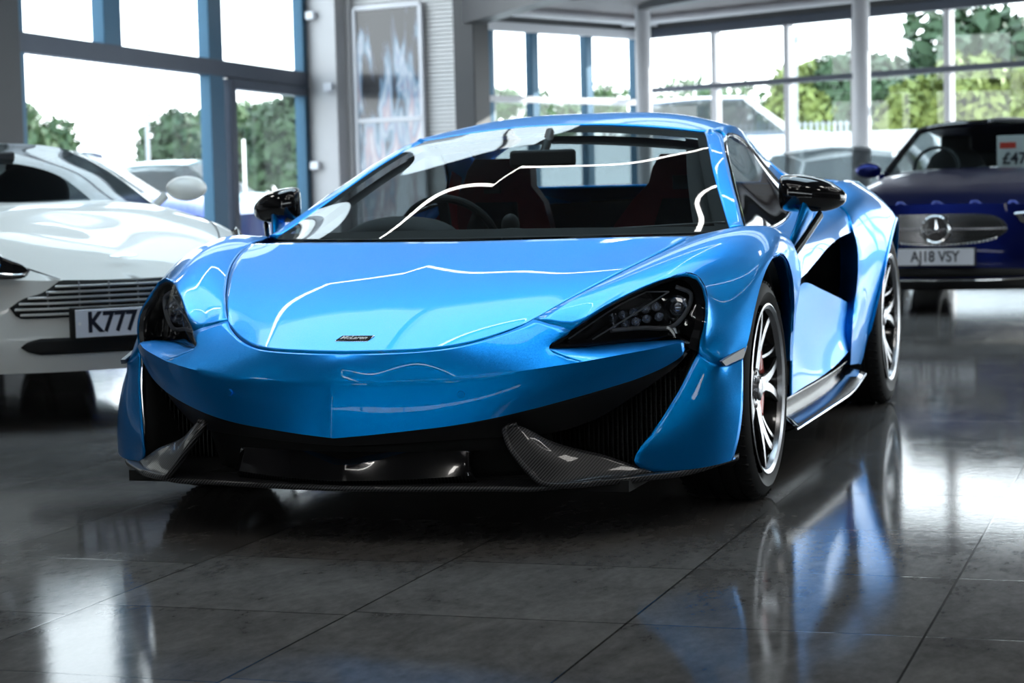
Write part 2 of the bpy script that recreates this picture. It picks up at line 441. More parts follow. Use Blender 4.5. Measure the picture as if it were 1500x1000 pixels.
# rolled leading edge
roll = []
for k, t in enumerate(np.linspace(0, PI, 7)):
    roll.append([(x-.011*math.sin(t)+.016*(1-math.cos(t))/2*1.2, y-.004*math.sin(t)+.03*(1-math.cos(t))/2, z) for x, y, z in fl])
rl = np.array([curve(r, 34) for r in roll]); rl[0] = Gf[:, 0]
for sx in (1, -1):
    m = MB().grid(Gf).grid(rl).grid(np.array([Gf[-1], Gf[-1]+np.array([.0, .03, 0])]))
    if sx < 0: m.flipx()
    m.build('bumper_corner', BLUE, car, (0, .3, .3), sharp=60, thick=.004)

# ---- front wings
FB = [(.446, -.710, .574), (.495, -.712, .560), (.535, -.735, .532)]   # joint with the bumper
front_edge = [(.446, -.710, .574), (.50, -.714, .559), (.552, -.716, .545), (.571, -.692, .562), (.613, -.640, .597), (.670, -.558, .631), (.702, -.514, .648), (.745, -.451, .665), (.790, -.405, .681),
              (.815, -.395, .675), (.836, -.400, .655), (.850, -.413, .627), (.861, -.450, .584), (.861, -.472, .540), (.850, -.490, .495), (.846, -.494, .468), (.880, -.487, .442), (.900, -.470, .4325), (.915, -.425, .433), (.939, -.368, .444)]
rear_edge = [(.800, .335, .781), (.842, .375, .785), (.880, .43, .774), (.912, .49, .745), (.930, .525, .69), (.936, .545, .62), (.92, .555, .52), (.905, .56, .42)]
ARCHF = [(.939, -.368, .444), (.943, -.318, .483), (.948, -.245, .566), (.951, -.165, .632), (.953, -.065, .682), (.954, .05, .708), (.953, .17, .697), (.950, .27, .650), (.946, .335, .582), (.935, .38, .48), (.925, .40, .38), (.905, .56, .36)]
wing_rows = [S_SIDE+[(.748, .17, .776), (.800, .335, .781)],
             [(.571, -.692, .562), (.60, -.55, .638), (.665, -.30, .718), (.735, -.06, .768), (.795, .16, .787), (.842, .375, .785)],
             [(.670, -.558, .631), (.725, -.39, .695), (.785, -.16, .751), (.832, .06, .783), (.862, .24, .790), (.880, .43, .774)],
             [(.790, -.405, .681), (.835, -.25, .715), (.878, -.06, .754), (.908, .12, .772), (.922, .30, .768), (.912, .49, .745)],
             [(.861, -.450, .584), (.895, -.29, .655), (.924, -.10, .714), (.942, .08, .741), (.947, .28, .728), (.930, .525, .69)],
             [(.846, -.494, .468), (.902, -.36, .56), (.936, -.19, .648), (.950, .05, .722), (.953, .24, .690), (.936, .545, .62)],
             ARCHF]
Gw = patch(wing_rows, 54, 40, left=front_edge, right=rear_edge, w=.02)
# lamp reveal: the wing turns in around the headlamp
for sx in (1, -1):
    m = MB().grid(inset(Gw, rows0=.0022, cols1=.002))
    lip = np.array([curve(ARCHF, 54), curve([(x-.035, y, z-.006) for x, y, z in ARCHF], 54)])
    lip[0] = inset(Gw, rows0=.0022, cols1=.002)[-1]; m.grid(lip)
    if sx < 0: m.flipx()
    m.build('front_wing', BLUE, car, IN, sharp=50, thick=.008)
# side marker reflectors
for sx in (1, -1):
    p = [V(1056, 529, x=.905), V(1094, 506, x=.940), V(1088, 524, x=.938), V(1062, 536, x=.912)]
    m = MB().prism([(a+.003, y-.002, z) for a, y, z in p], (-.01, .01, 0))
    if sx < 0: m.flipx()
    m.build('side_marker', GREYL, car, bevel=.001)

# ---- headlamps
def lens_grid(): return patch([HLT, [(.508, -.786, .503), (.60, -.675, .545), (.69, -.572, .578), (.77, -.49, .605), (.861, -.450, .584)], HLB], 40, 22, right=HLO, w=.01)
Gl = lens_grid()
def normals(G):
    du = np.gradient(G, axis=1); dv = np.gradient(G, axis=0); n = np.cross(du, dv); n /= np.maximum(np.linalg.norm(n, axis=2, keepdims=True), 1e-9)
    if (n[..., 1]).mean() > 0: n = -n
    return n
Nl = normals(Gl)
cen_l = Gl.reshape(-1, 3).mean(0)
def scaled(G, k, back): return cen_l+(G-cen_l)*k+np.array([0, back, 0])
for sx in (1, -1):
    surround = MB()
    a, c = scaled(Gl, 1.0, .004), scaled(Gl, .86, .004)
    ring_o = np.vstack([a[0], a[1:, -1], a[-1, ::-1][1:]]); ring_i = np.vstack([c[0], c[1:, -1], c[-1, ::-1][1:]]); ring_b = ring_i+np.array([-.012, .09, 0])
    surround.grid(np.array([ring_o, ring_i, ring_b]))
    surround.grid(scaled(Gl, .87, .095))
    if sx < 0: surround.flipx()
    hl = surround.build('headlight', GLOSSB, car, None, sharp=30)
    m = MB().grid(Gl+Nl*.0015)
    if sx < 0: m.flipx()
    m.build('lens', LENS, hl, (0, .2, .5))
    leds = MB(); rings = MB()
    for px, py, yy in ((897, 465, -.565), (912, 461, -.55), (928, 457, -.53), (945, 453, -.51), (961, 449, -.49), (899, 477, -.565), (915, 474, -.55), (931, 471, -.53), (947, 467, -.51), (965, 464, -.49)):
        p = V(px, py, y=yy+.012); q = []
        for k in range(13):
            t = k/12; q.append((-.012*math.cos(t*PI/2)+.012, .0001+.0115*math.sin(t*PI/2)**.8))
        leds.lathe([(h, r) for h, r in [(.012, .0002), (.010, .004), (.002, .0095), (-.002, .0115), (.012, .0125)]], 16, 'y', p)
        leds.ell((p[0], p[1]+.002, p[2]), (.0045, .004, .0045), 10, 6)
    if sx < 0: leds.flipx()
    leds.build('led_cluster', LEDM, hl, None)
    p = V(992, 451, y=-.405)
    pr = MB().lathe([(.03, .036), (-.006, .036), (-.010, .031), (.006, .028), (.01, .002)], 32, 'y', p)
    pr.ell((p[0], p[1]+.002, p[2]), (.021, .015, .021), 20, 12)
    if sx < 0: pr.flipx()
    pr.build('projector', LEDM, hl, None)
    tb = MB()
    pts = [V(833, 496, y=-.69), V(905, 448, y=-.56), V(947, 427, y=-.475), V(980, 427, y=-.445), V(925, 462, y=-.53), V(868, 497, y=-.62)]
    tb.tube(curve(pts[:3], 14), .0022, 6); tb.tube([pts[2], pts[3]], .0022, 6); tb.tube([pts[3], pts[4], pts[5]], .0022, 6)
    tb.tube(curve([V(895, 484, y=-.57), V(940, 480, y=-.5), V(985, 478, y=-.44), V(1008, 452, y=-.41), V(1012, 430, y=-.40), V(990, 420, y=-.42)], 30), (.006), 8)
    if sx < 0: tb.flipx()
    tb.build('light_guide', GREYL, hl, None)

# ---- ducts, intake recess, splitter and blades
for sx in (1, -1):
    m = MB()
    # duct funnel: outer wall, back wall with cooling fins
    m.grid(patch([[(.838, -.478, .475), (.80, -.55, .35), (.752, -.66, .20), (.76, -.66, .155)], [(.80, -.40, .475), (.76, -.42, .35), (.70, -.42, .20), (.70, -.42, .155)]], 20, 4, fair=False))
    m.grid(patch([[(.80, -.41, .475), (.76, -.42, .35), (.70, -.42, .155)], [(.40, -.46, .44), (.40, -.46, .3), (.40, -.46, .155)]], 12, 4, fair=False))
    m.grid(patch([[(.822, -.50, .475), (.73, -.585, .395), (.64, -.665, .345), (.50, -.765, .285)], [(.80, -.41, .475), (.70, -.42, .42), (.6, -.43, .40), (.40, -.46, .36)]], 12, 4, fair=False))
    if sx < 0: m.flipx()
    m.build('intake_duct', MATB, car, None, thick=.004)
    f = MB()
    for k in range(26):
        x = .44+k*.0135; f.box((x, -.50+.02*(k/26), .285), (.003, .02, .26))
    if sx < 0: f.flipx()
    f.build('radiator_fins', SATB, car)
    g = MB()
    for k in range(20):      # honeycomb guard in the duct
        for j in range(12):
            x = .60+k*.0105; z = .18+j*.021+(k % 2)*.0105
            if z < .47-(.80-x)*.0 and z > .165: g.lathe([(0, .0055), (0, .0075), (.004, .0075), (.004, .0055), (0, .0055)], 6, 'y', (x, -.46-(.0), z))
    if sx < 0: g.flipx()
    g.build('duct_mesh', SATB, car)
m = MB().grid(patch([[(0, -.90, .27), (.3, -.86, .275), (.5, -.74, .275)], [(0, -.86, .14), (.3, -.80, .14), (.5, -.66, .14)]], 16, 4, fair=False)).mirror()
m.build('lower_grille', MATB, car, None, thick=.004)
m = MB().grid(patch([[(0, -.955, .243), (.15, -.945, .244), (.33, -.895, .243)], [(0, -.985, .205), (.15, -.965, .21), (.33, -.91, .215)], [(0, -1.000, .172), (.15, -.978, .175), (.34, -.915, .182)]], 20, 8))
m.grid(patch([[(0, -1.000, .172), (.15, -.978, .175), (.34, -.915, .182)], [(0, -.95, .155), (.15, -.94, .155), (.34, -.88, .155)]], 20, 3, fair=False))
m.grid(patch([[(0, -.955, .243), (.15, -.945, .244), (.33, -.895, .243)], [(0, -.86, .235), (.15, -.86, .235), (.33, -.80, .235)]], 20, 3, fair=False)).mirror()
m.build('centre_diffuser', GLOSSB, car, None, sharp=25, thick=.004)
SPL = [(0, -.990), (.13, -.983), (.26, -.962), (.40, -.935), (.50, -.925), (.57, -.905), (.65, -.845), (.75, -.735), (.84, -.605), (.905, -.485), (.935, -.415)]
top = [(x, y, .160+(.006 if x > .55 else 0)+.02*max(0, (x-.85)/.085)) for x, y in SPL]
inn = [(x*.96, y+.5 if x < .6 else min(y+.5, -.33), .158) for x, y in SPL]
m = MB().grid(patch([top, inn], 60, 6, fair=False))
bot = [(x, y, z-.016) for x, y, z in top]
rnd = [[(x*(1+.0), y-.008*math.sin(t), z-.008+.008*math.cos(t)) for x, y, z in top] for t in np.linspace(0, PI, 7)]
m.grid(np.array([curve(r, 60) for r in rnd]))
m.grid(patch([bot, [(x, y, .138) for x, y, z in inn]], 60, 3, fair=False)).mirror()
m.build('front_splitter', CARBON, car, None, sharp=50)
K = [V(757, 622, y=-.893), V(746, 624, y=-.898), (.427, -.915, .303), (.436, -.932, .288), (.452, -.946, .260), (.478, -.948, .226), (.504, -.942, .194), (.532, -.934, .168), (.575, -.905, .160), (.66, -.835, .162)]
M2 = [V(757, 622, y=-.891), V(776, 629, y=-.87), V(795, 640, y=-.85), V(820, 650, y=-.82), V(850, 658, y=-.79), V(885, 666, y=-.755), V(925, 680, y=-.715), (.76, -.68, .168)]
Mm = [V(757, 622, y=-.892), V(765, 632, y=-.905), V(778, 650, y=-.915), V(795, 668, y=-.905), V(815, 684, y=-.88), V(845, 694, y=-.845), (.71, -.75, .167)]
Gb = patch([K, Mm, M2], 30, 14, w=.03)
for sx in (1, -1):
    m = MB().grid(Gb)
    m.tube(curve(K, 40), .007, 8)
    if sx < 0: m.flipx()
    m.build('carbon_blade', CARBON, car, (0, 0, .2), sharp=60, thick=.012)

# ---- windscreen, pillars, roof
WB = [(0, -.05, .778), (.30, .0, .778), (.55, .13, .777), (.70, .25, .777), (.761, .311, .779)]
WSIDE = [(.761, .311, .779), (.711, .454, .843), (.659, .599, .915), (.607, .757, .988), (.582, .844, 1.023), (.555, .935, 1.057), (.530, 1.025, 1.085), (.512, 1.072, 1.100)]
HEAD = [(0, 1.075, 1.139), (.15, 1.075, 1.136), (.308, 1.080, 1.124), (.42, 1.080, 1.112), (.512, 1.072, 1.100)]
Gs = patch([WB, [(0, .5, .980), (.2, .51, .976), (.40, .53, .955), (.55, .57, .93), (.659, .599, .915)], HEAD], 36, 36, right=WSIDE, left=[(0, -.05, .778), (0, .23, .885), (0, .5, .978), (0, .8, 1.07), (0, 1.075, 1.139)], w=.01)
MB().grid(Gs).mirror().build('windscreen', WSG, car, IN)
Gi = Gs+np.array([0, 0, -.004])
m = MB()
m.grid(Gi[-4:, :]); m.grid(Gi[:, -3:]); m.grid(Gi[:3, :])
pt = Gs+np.array([-.0, .02, -.03]); m.grid(pt[:, -6:-1]); m.grid(pt[-6:-1, :])
m.mirror().build('windscreen_border', MATB, car, IN)
AO = [(.800, .335, .781), (.772, .418, .818), (.747, .502, .856), (.719, .585, .893), (.691, .669, .932), (.663, .757, .971), (.635, .847, 1.011), (.606, .944, 1.049), (.575, 1.04, 1.084), (.548, 1.10, 1.102)]
AM = [((a[0]+b[0])/2+.004, (a[1]+b[1])/2-.004, (a[2]+b[2])/2+.009) for a, b in zip(curve(WSIDE, 10), curve(AO, 10))]
for sx in (1, -1):
    m = MB().grid(patch([WSIDE, AM, AO], 30, 7, w=.1))
    if sx < 0: m.flipx()
    m.build('windscreen_pillar', BLUE, car, IN, thick=.01)
RS = [(.548, 1.10, 1.104), (.556, 1.2, 1.118), (.556, 1.35, 1.124), (.552, 1.5, 1.112), (.556, 1.65, 1.075), (.575, 1.85, 1.01), (.61, 2.05, .955), (.66, 2.3, .925)]
HE2 = HEAD+[(.548, 1.10, 1.104)]
G = patch([HE2, [(0, 1.3, 1.180), (.25, 1.3, 1.176), (.42, 1.3, 1.160), (.51, 1.28, 1.140), (.556, 1.27, 1.122)], [(0, 1.55, 1.192), (.25, 1.55, 1.187), (.42, 1.55, 1.163), (.51, 1.53, 1.132), (.552, 1.5, 1.112)],
            [(0, 1.85, 1.165), (.25, 1.85, 1.155), (.42, 1.85, 1.11), (.575, 1.85, 1.01)]], 34, 26, right=RS[:6], w=.02)
MB().grid(inset(G, rows0=.003)).mirror().build('roof', BLUE, car, IN, thick=.01)
WT = [(.801, .345, .776), (.742, .53, .858), (.700, .66, .920), (.667, .77, .966), (.632, .88, 1.014), (.606, .98, 1.050), (.584, 1.10, 1.082), (.574, 1.23, 1.092), (.580, 1.38, 1.075), (.598, 1.50, 1.030), (.63, 1.62, .960), (.665, 1.70, .905), (.69, 1.75, .875)]
WL = [(.801, .345, .776), (.792, .6, .770), (.778, .9, .773), (.757, 1.25, .797), (.725, 1.55, .842), (.69, 1.75, .875)]
for sx in (1, -1):
    m = MB().grid(patch([WL, WT], 30, 14))
    if sx < 0: m.flipx()
    m.build('side_window', SDG, car, IN)
    # rail between roof and side glass, running down into the buttress
    m = MB().grid(patch([RS, [(.568, 1.11, 1.095), (.572, 1.23, 1.106), (.575, 1.38, 1.096), (.590, 1.52, 1.05), (.62, 1.66, .985), (.655, 1.82, .93), (.70, 2.02, .91), (.74, 2.28, .915)],
                         WT[6:]+[(.74, 1.88, .872), (.78, 2.05, .885), (.81, 2.25, .905)]], 30, 12, w=.05))
    m.grid(patch([AO[:], [(.803, .34, .778)]+WT[1:7]], 24, 3, fair=False))
    if sx < 0: m.flipx()
    m.build('roof_rail', BLUE, car, IN, thick=.008)
    m = MB().tube(curve(WT, 60), .0065, 8).tube(curve(WL, 40), .0065, 8)
    if sx < 0: m.flipx()
    m.build('window_seal', GLOSSB, car)

# ---- doors with their floating intake blade
DF = [(.800, .345, .774), (.842, .379, .783), (.880, .434, .772), (.912, .494, .743), (.930, .529, .69), (.936, .549, .62), (.92, .56, .545)]
iu = [(.92, .56, .545), V(1168, 418, x=.915), V(1183, 398, x=.912), V(1198, 380, x=.908), V(1213, 362, x=.905), V(1230, 348, x=.90), V(1246, 340, x=.892)]
belt = [(.800, .345, .774), (.795, .6, .768), (.785, .9, .770), (.765, 1.25, .794), (.735, 1.55, .840), (.73, 1.78, .872)]
door_end = [(.73, 1.78, .872), (.80, 1.85, .85), (.86, 1.92, .80), iu[-1]]
up = patch([belt, [(.86, .40, .780), (.862, .7, .778), (.857, 1.0, .782), (.842, 1.35, .806), (.81, 1.83, .845)],
            [(.912, .494, .743), (.922, .7, .738), (.915, 1.0, .738), (.895, 1.4, .760), (.858, 1.9, .800)], iu], 40, 22, left=DF, right=door_end, w=.02)
il = [(.905, .57, .545), V(1165, 429, x=.90), V(1176, 415, x=.895), V(1186, 415, x=.89), V(1198, 421, x=.885), V(1225, 434, x=.875), V(1250, 447, x=.865)]
dl = [(.905, .57, .545), (.90, .575, .44), (.893, .59, .34), V(1158, 580, x=.885)]
dr = [il[-1], V(1250, 470, x=.872), V(1247, 495, x=.878), V(1244, 513, x=.88)]
db = [dl[-1], V(1175, 568, x=.89), V(1200, 553, x=.893), V(1225, 534, x=.89), dr[-1]]
lo = patch([il, [(.90, .575, .44), (.893, .8, .44), (.865, 1.2, .43), (.84, 1.6, .41), V(1250, 470, x=.86)], [(.893, .59, .34), (.885, .9, .34), (.858, 1.3, .335), (.845, 1.6, .33), (.868, 1.85, .33)], db], 40, 24, left=dl, right=dr, w=.01)
for sx in (1, -1):
    m = MB().grid(up); e = np.array([up[-1], up[-1]+np.array([-.05, 0, .012])]); m.grid(e)
    m.grid(lo); m.grid(np.array([lo[0], lo[0]+np.array([-.06, 0, -.01])])); m.grid(np.array([lo[:, -1], lo[:, -1]+np.array([-.05, .01, 0])]))
    m.grid(np.array([lo[-1], lo[-1]+np.array([-.05, 0, .0])]))
    if sx < 0: m.flipx()
    m.build('door', BLUE, car, IN, sharp=45, thick=.006)
    ch = MB().grid(np.array([up[-1]+np.array([-.02, 0, .004]), up[-1]*np.array([0, 1, 1])+np.array([.72, .0, .0]), curve([(a*0+.70, b, c) for a, b, c in il], 40), curve(il, 40)+np.array([-.02, 0, -.003])]))
    ch.grid(np.array([[(.875, 2.06, .72), (.865, 2.05, .46)], [(.68, 2.0, .72), (.68, 1.95, .46)]]))
    if sx < 0: ch.flipx()
    ch.build('side_intake', MATB, car, None, thick=.003)

# ---- rear quarters
QF = [(.73, 1.785, .872), (.80, 1.855, .85), (.862, 1.93, .80), V(1251, 340, x=.90), V(1256, 360, x=.912), V(1257, 395, x=.915), V(1255, 425, x=.905), V(1251, 448, x=.89), V(1249, 480, x=.895), V(1247, 512, x=.893), V(1246, 534, x=.885)]
ARCHR = [QF[-1], V(1258, 532, x=.868), (.862, 2.262, .20), (.890, 2.252, .30), (.915, 2.262, .40), (.940, 2.305, .52), (.952, 2.385, .640), (.956, 2.50, .722), (.948, 2.67, .762), (.928, 2.84, .735), (.908, 2.97, .65), (.892, 3.05, .52), (.88, 3.08, .36), (.87, 3.12, .24), (.82, 3.40, .26)]
q0 = [(.73, 1.785, .872), (.765, 1.95, .898), (.795, 2.15, .918), (.80, 2.4, .922), (.78, 2.8, .915), (.72, 3.2, .89), (.66, 3.42, .86)]
q1 = [(.80, 1.855, .85), (.835, 2.0, .885), (.858, 2.2, .897), (.868, 2.4, .893), (.845, 2.8, .885), (.79, 3.2, .86), (.72, 3.43, .82)]
q2 = [(.862, 1.93, .80), (.895, 2.08, .83), (.915, 2.28, .838), (.925, 2.5, .828), (.895, 2.8, .82), (.83, 3.2, .80), (.77, 3.45, .76)]
q3 = [QF[3], (.925, 2.15, .762), (.945, 2.35, .765), (.953, 2.52, .780), (.930, 2.8, .77), (.875, 3.15, .70), (.81, 3.46, .65)]
q4 = [QF[5], (.925, 2.12, .62), (.945, 2.30, .66), (.955, 2.50, .735), (.937, 2.75, .762), (.89, 3.05, .60), (.82, 3.45, .50)]
q5 = [QF[8], (.90, 2.05, .42), (.915, 2.2, .46), (.942, 2.32, .57), (.947, 2.67, .762), (.888, 3.05, .50), (.82, 3.44, .40)]
Gq = patch([q0, q1, q2, q3, q4, q5, ARCHR], 50, 34, left=QF, right=[q0[-1], q1[-1], q2[-1], q3[-1], q4[-1], (.82, 3.44, .33), ARCHR[-1]], w=.02)
for sx in (1, -1):
    m = MB().grid(Gq); m.grid(np.array([Gq[-1], Gq[-1]+np.array([-.05, 0, 0])])); m.grid(np.array([Gq[12:, 0], Gq[12:, 0]+np.array([-.07, .02, 0])]))
    if sx < 0: m.flipx()
    m.build('rear_quarter', BLUE, car, IN, sharp=50, thick=.006)
# rear deck and tail
rg0 = [(0, 1.85, 1.163), (.25, 1.85, 1.153), (.42, 1.85, 1.108), (.52, 1.85, 1.05)]
rg1 = [(0, 2.10, .925), (.25, 2.10, .925), (.42, 2.09, .925), (.50, 2.08, .925)]
MB().grid(patch([rg0, rg1], 20, 8)).mirror().build('rear_window', SDG, car, IN)
MB().grid(patch([rg1, [(0, 2.9, .925), (.3, 2.9, .925), (.5, 2.85, .925), (.70, 2.8, .92)], [(0, 3.45, .88), (.3, 3.45, .875), (.5, 3.44, .87), (.66, 3.42, .86)]], 20, 16)).mirror().build('rear_deck', BLUE, car, IN, thick=.01)
for sx in (1, -1):
    m = MB().grid(patch([RS[5:], [(.66, 1.82, .93), (.705, 2.02, .912), (.74, 2.28, .916)], q0[1:4]], 12, 6, fair=False))
    m.grid(patch([RS[5:], [(.50, 2.08, .925), (.56, 2.3, .925), (.66, 2.6, .922)]], 12, 4, fair=False))
    if sx < 0: m.flipx()
    m.build('buttress', BLUE, car, IN, thick=.006)
MB().grid(patch([[(0, 3.45, .88), (.4, 3.45, .87), (.66, 3.42, .86), (.76, 3.43, .80)], [(0, 3.50, .6), (.5, 3.48, .6), (.81, 3.45, .55)], [(0, 3.46, .25), (.5, 3.45, .25), (.82, 3.40, .26)]], 20, 14)).mirror().build('tail_panel', SATB, car, IN, thick=.01)

# ---- sills
sk = [[(.888, .50, .235), (.888, 1.0, .235), (.888, 1.5, .24), (.875, 1.95, .25)], [(.84, .50, .205), (.84, 1.0, .205), (.845, 1.5, .21), (.84, 1.95, .215)],
      [(.925, .42, .168), (.928, 1.0, .172), (.93, 1.5, .178), (.915, 1.90, .20)], [(.94, .40, .158), (.945, 1.0, .162), (.945, 1.5, .168), (.925, 1.93, .19)], [(.90, .42, .140), (.90, 1.0, .142), (.90, 1.5, .146), (.88, 1.95, .16)], [(.6, .42, .13), (.6, 1.95, .13)]]
for sx in (1, -1):
    m = MB().grid(np.array([curve(r, 24) for r in sk]))
    if sx < 0: m.flipx()
    ss = m.build('side_sill', LIPM, car, (0, 1, .3), sharp=25, thick=.004)
    m = MB().tube(curve([(x+.002, y, z-.004) for x, y, z in sk[3]], 24), .0045, 8)  # chrome tube imitates the bright highlight along the black sill
    if sx < 0: m.flipx()
    m.build('sill_highlight', CHROME, ss)

# ---- dark inner structure: wheel houses, floor pan, cabin tub
m = MB()
def house(y0, r, x0, x1, z0):
    P0 = []
    for t in np.linspace(-.15*PI, 1.15*PI, 26): P0.append((y0+r*math.cos(t), z0+r*math.sin(t)))
    return np.array([[(x, a, max(b_, .14)) for a, b_ in P0] for x in (x0, x1)])
for sx in (1, -1):
    for y0, r, x1, z0 in ((0, .385, .90, .33), (2.67, .40, .85, .355)):
        m = MB().grid(house(y0, r, .60, x1, z0)); n = 26
        m.prism([(.60, y, z) for _, y, z in house(y0, r, .6, .6, z0)[0]], (-.01, 0, 0))
        if sx < 0: m.flipx()
        m.build('wheel_arch_liner', MATB, car, None, thick=.004)
m = MB().box((0, 1.3, .145), (1.45, 4.2, .03)).box((0, .20, .46), (1.16, .06, .58)).box((0, -.45, .25), (.8, .5, .2)).box((0, 1.75, .50), (1.35, .06, .72)).box((.70, 1.0, .42), (.06, 1.5, .56)).box((-.70, 1.0, .42), (.06, 1.5, .56))
m.box((0, 2.6, .5), (1.15, 1.5, .6))
m.build('floor_pan', MATB, car)

# ---- wheels
def make_wheel(R, rr, w, pos, sx, rear):
    o = MB(); hw = w/2
    tp = [(-hw+.02, rr), (-hw+.004, rr+.02), (-hw-.004, (rr+R)/2), (-hw+.004, R-.02), (-hw+.016, R-.006)]
    gr = [-.3, -.1, .1, .3]
    tread = [(-hw+.026, R-.002)]
    for g in gr:
        x = g*w; tread += [(x-.006, R), (x-.005, R-.007), (x+.005, R-.007), (x+.006, R)]
    tread += [(hw-.026, R-.002)]
    prof = tp+tread+[(-x, r) for x, r in tp[::-1]]
    o.lathe(prof, 96, 'x')
    for k in range(60):     # tread blocks cut at the shoulders
        a = 2*PI*k/60
        for s_ in (-1, 1):
            o.beam((s_*(hw-.040), (R-.0025)*math.cos(a), (R-.0025)*math.sin(a)), (s_*(hw-.010), (R-.0085)*math.cos(a+.035), (R-.0085)*math.sin(a+.035)), .006*1.6, .008, 0, (0, math.cos(a), math.sin(a)))
    wh = o.build('wheel', RUBBER, car, (0, 0, 0), sharp=30)
    wh.location = pos; wh.rotation_euler = (0, 0, 0) if sx > 0 else (0, 0, PI)
    rim = MB(); ro = rr+.012
    # outer lip machined, barrel black
    rim.lathe([(hw-.004, rr-.002), (hw+.003, rr+.006), (hw+.005, rr+.001), (hw-.001, rr-.010), (hw-.016, rr-.014), (hw-.03, rr-.022), (-hw+.03, rr-.03), (-hw+.01, rr-.004)], 96, 'x', mis=[1, 1, 1, 1, 0, 0, 0])
    face = hw-.004; dish = .030
    def spoke_leg(a0, r0, a1, r1, bend, w0, w1, x0, x1):
        pts = []
        for t in np.linspace(0, 1, 9):
            r = r0+(r1-r0)*t; a = a0+(a1-a0)*(t**.8)+bend*math.sin(PI*t)
            pts.append((x0+(x1-x0)*t, r*math.cos(a), r*math.sin(a), w0+(w1-w0)*t))
        vs = []; fs = []; ms = []
        for i, (x, y, z, ww) in enumerate(pts):
            p, q = pts[max(i-1, 0)], pts[min(i+1, 8)]; d = Vector((0, q[1]-p[1], q[2]-p[2])).normalized(); n = Vector((0, -d.z, d.y))
            for hx, k in ((x-.045, -.7), (x-.008, -1), (x, -.72), (x, .72), (x-.008, 1), (x-.045, .7)): vs.append((hx, y+n.y*k*ww/2, z+n.z*k*ww/2))
        for i in range(8):
            for j in range(6):
                a, b_ = i*6+j, i*6+(j+1) % 6; fs.append((a, b_, b_+6, a+6)); ms.append(1 if j == 2 else 0)
        fs += [tuple(range(6)), tuple(48+k for k in range(6))[::-1]]; ms += [0, 0]
        o_ = len(rim.v); rim.v += vs; rim.f += [tuple(o_+i for i in f) for f in fs]; rim.m += ms
    for k in range(5):
        a = 2*PI*k/5+math.radians(4)
        spoke_leg(a, .032, a-.02, .125, 0, .074, .056, face-dish+.0, face-dish+.006)
        spoke_leg(a-.07, .112, a-.30, rr-.006, .03, .038, .026, face-dish+.005, face-.008)
        spoke_leg(a+.06, .112, a+.24, rr-.006, -.05, .038, .026, face-dish+.005, face-.008)
        spoke_leg(a+.52, .150, a+.42, rr-.012, -.04, .012, .014, face-dish-.006, face-.012)
    rim.lathe([(face-dish-.04, .066), (face-dish-.002, .066), (face-dish+.003, .060), (face-dish-.004, .036)], 40, 'x')
    for k in range(5):
        a = 2*PI*k/5+.6; rim.lathe([(face-dish, .0001), (face-dish+.006, .007), (face-dish-.01, .010)], 6, 'x', (0, .05*math.cos(a), .05*math.sin(a)), mi=1)
    rim.build('rim', [RIMB, MACH], wh, None, sharp=30, merge=0)
    MB().lathe([(face-dish, .030), (face-dish+.012, .029), (face-dish+.015, .025), (face-dish+.016, .0001)], 32, 'x').build('centre_cap', MACH, wh, None)
    MB().lathe([(hw-.105, .0001), (hw-.105, R*.58), (hw-.075, R*.58), (hw-.075, .09), (hw-.05, .085), (hw-.05, .0001)], 48, 'x').build('brake_disc', STEEL, wh, None, sharp=30)
    cal = MB(); ring = []
    for t in np.linspace(-.75, .75, 12)+(.12 if not rear else PI+.0)*sx+(PI if sx < 0 else 0):
        c_, s_ = math.cos(t), math.sin(t)
        ring.append([(hw-.125, r*c_, r*s_) for r in (R*.40,)]+[(hw-.048, R*.40*c_, R*.40*s_), (hw-.040, R*.47*c_, R*.47*s_), (hw-.048, R*.60*c_, R*.60*s_), (hw-.125, R*.60*c_, R*.60*s_)])
    A = np.array(ring); cal.grid(A, close_u=True); cal.add(A[0], [(0, 1, 2, 3, 4)]); cal.add(A[-1], [(4, 3, 2, 1, 0)])
    cal.build('brake_caliper', CALRED, wh, None, bevel=.003)
    return wh
for sx in (1, -1):
    make_wheel(.320, .2445, .225, (sx*(.945-.1125-.012), 0, .320), sx, False)
    make_wheel(.3535, .257, .285, (sx*(.930-.1425-.010), 2.67, .3535), sx, True)

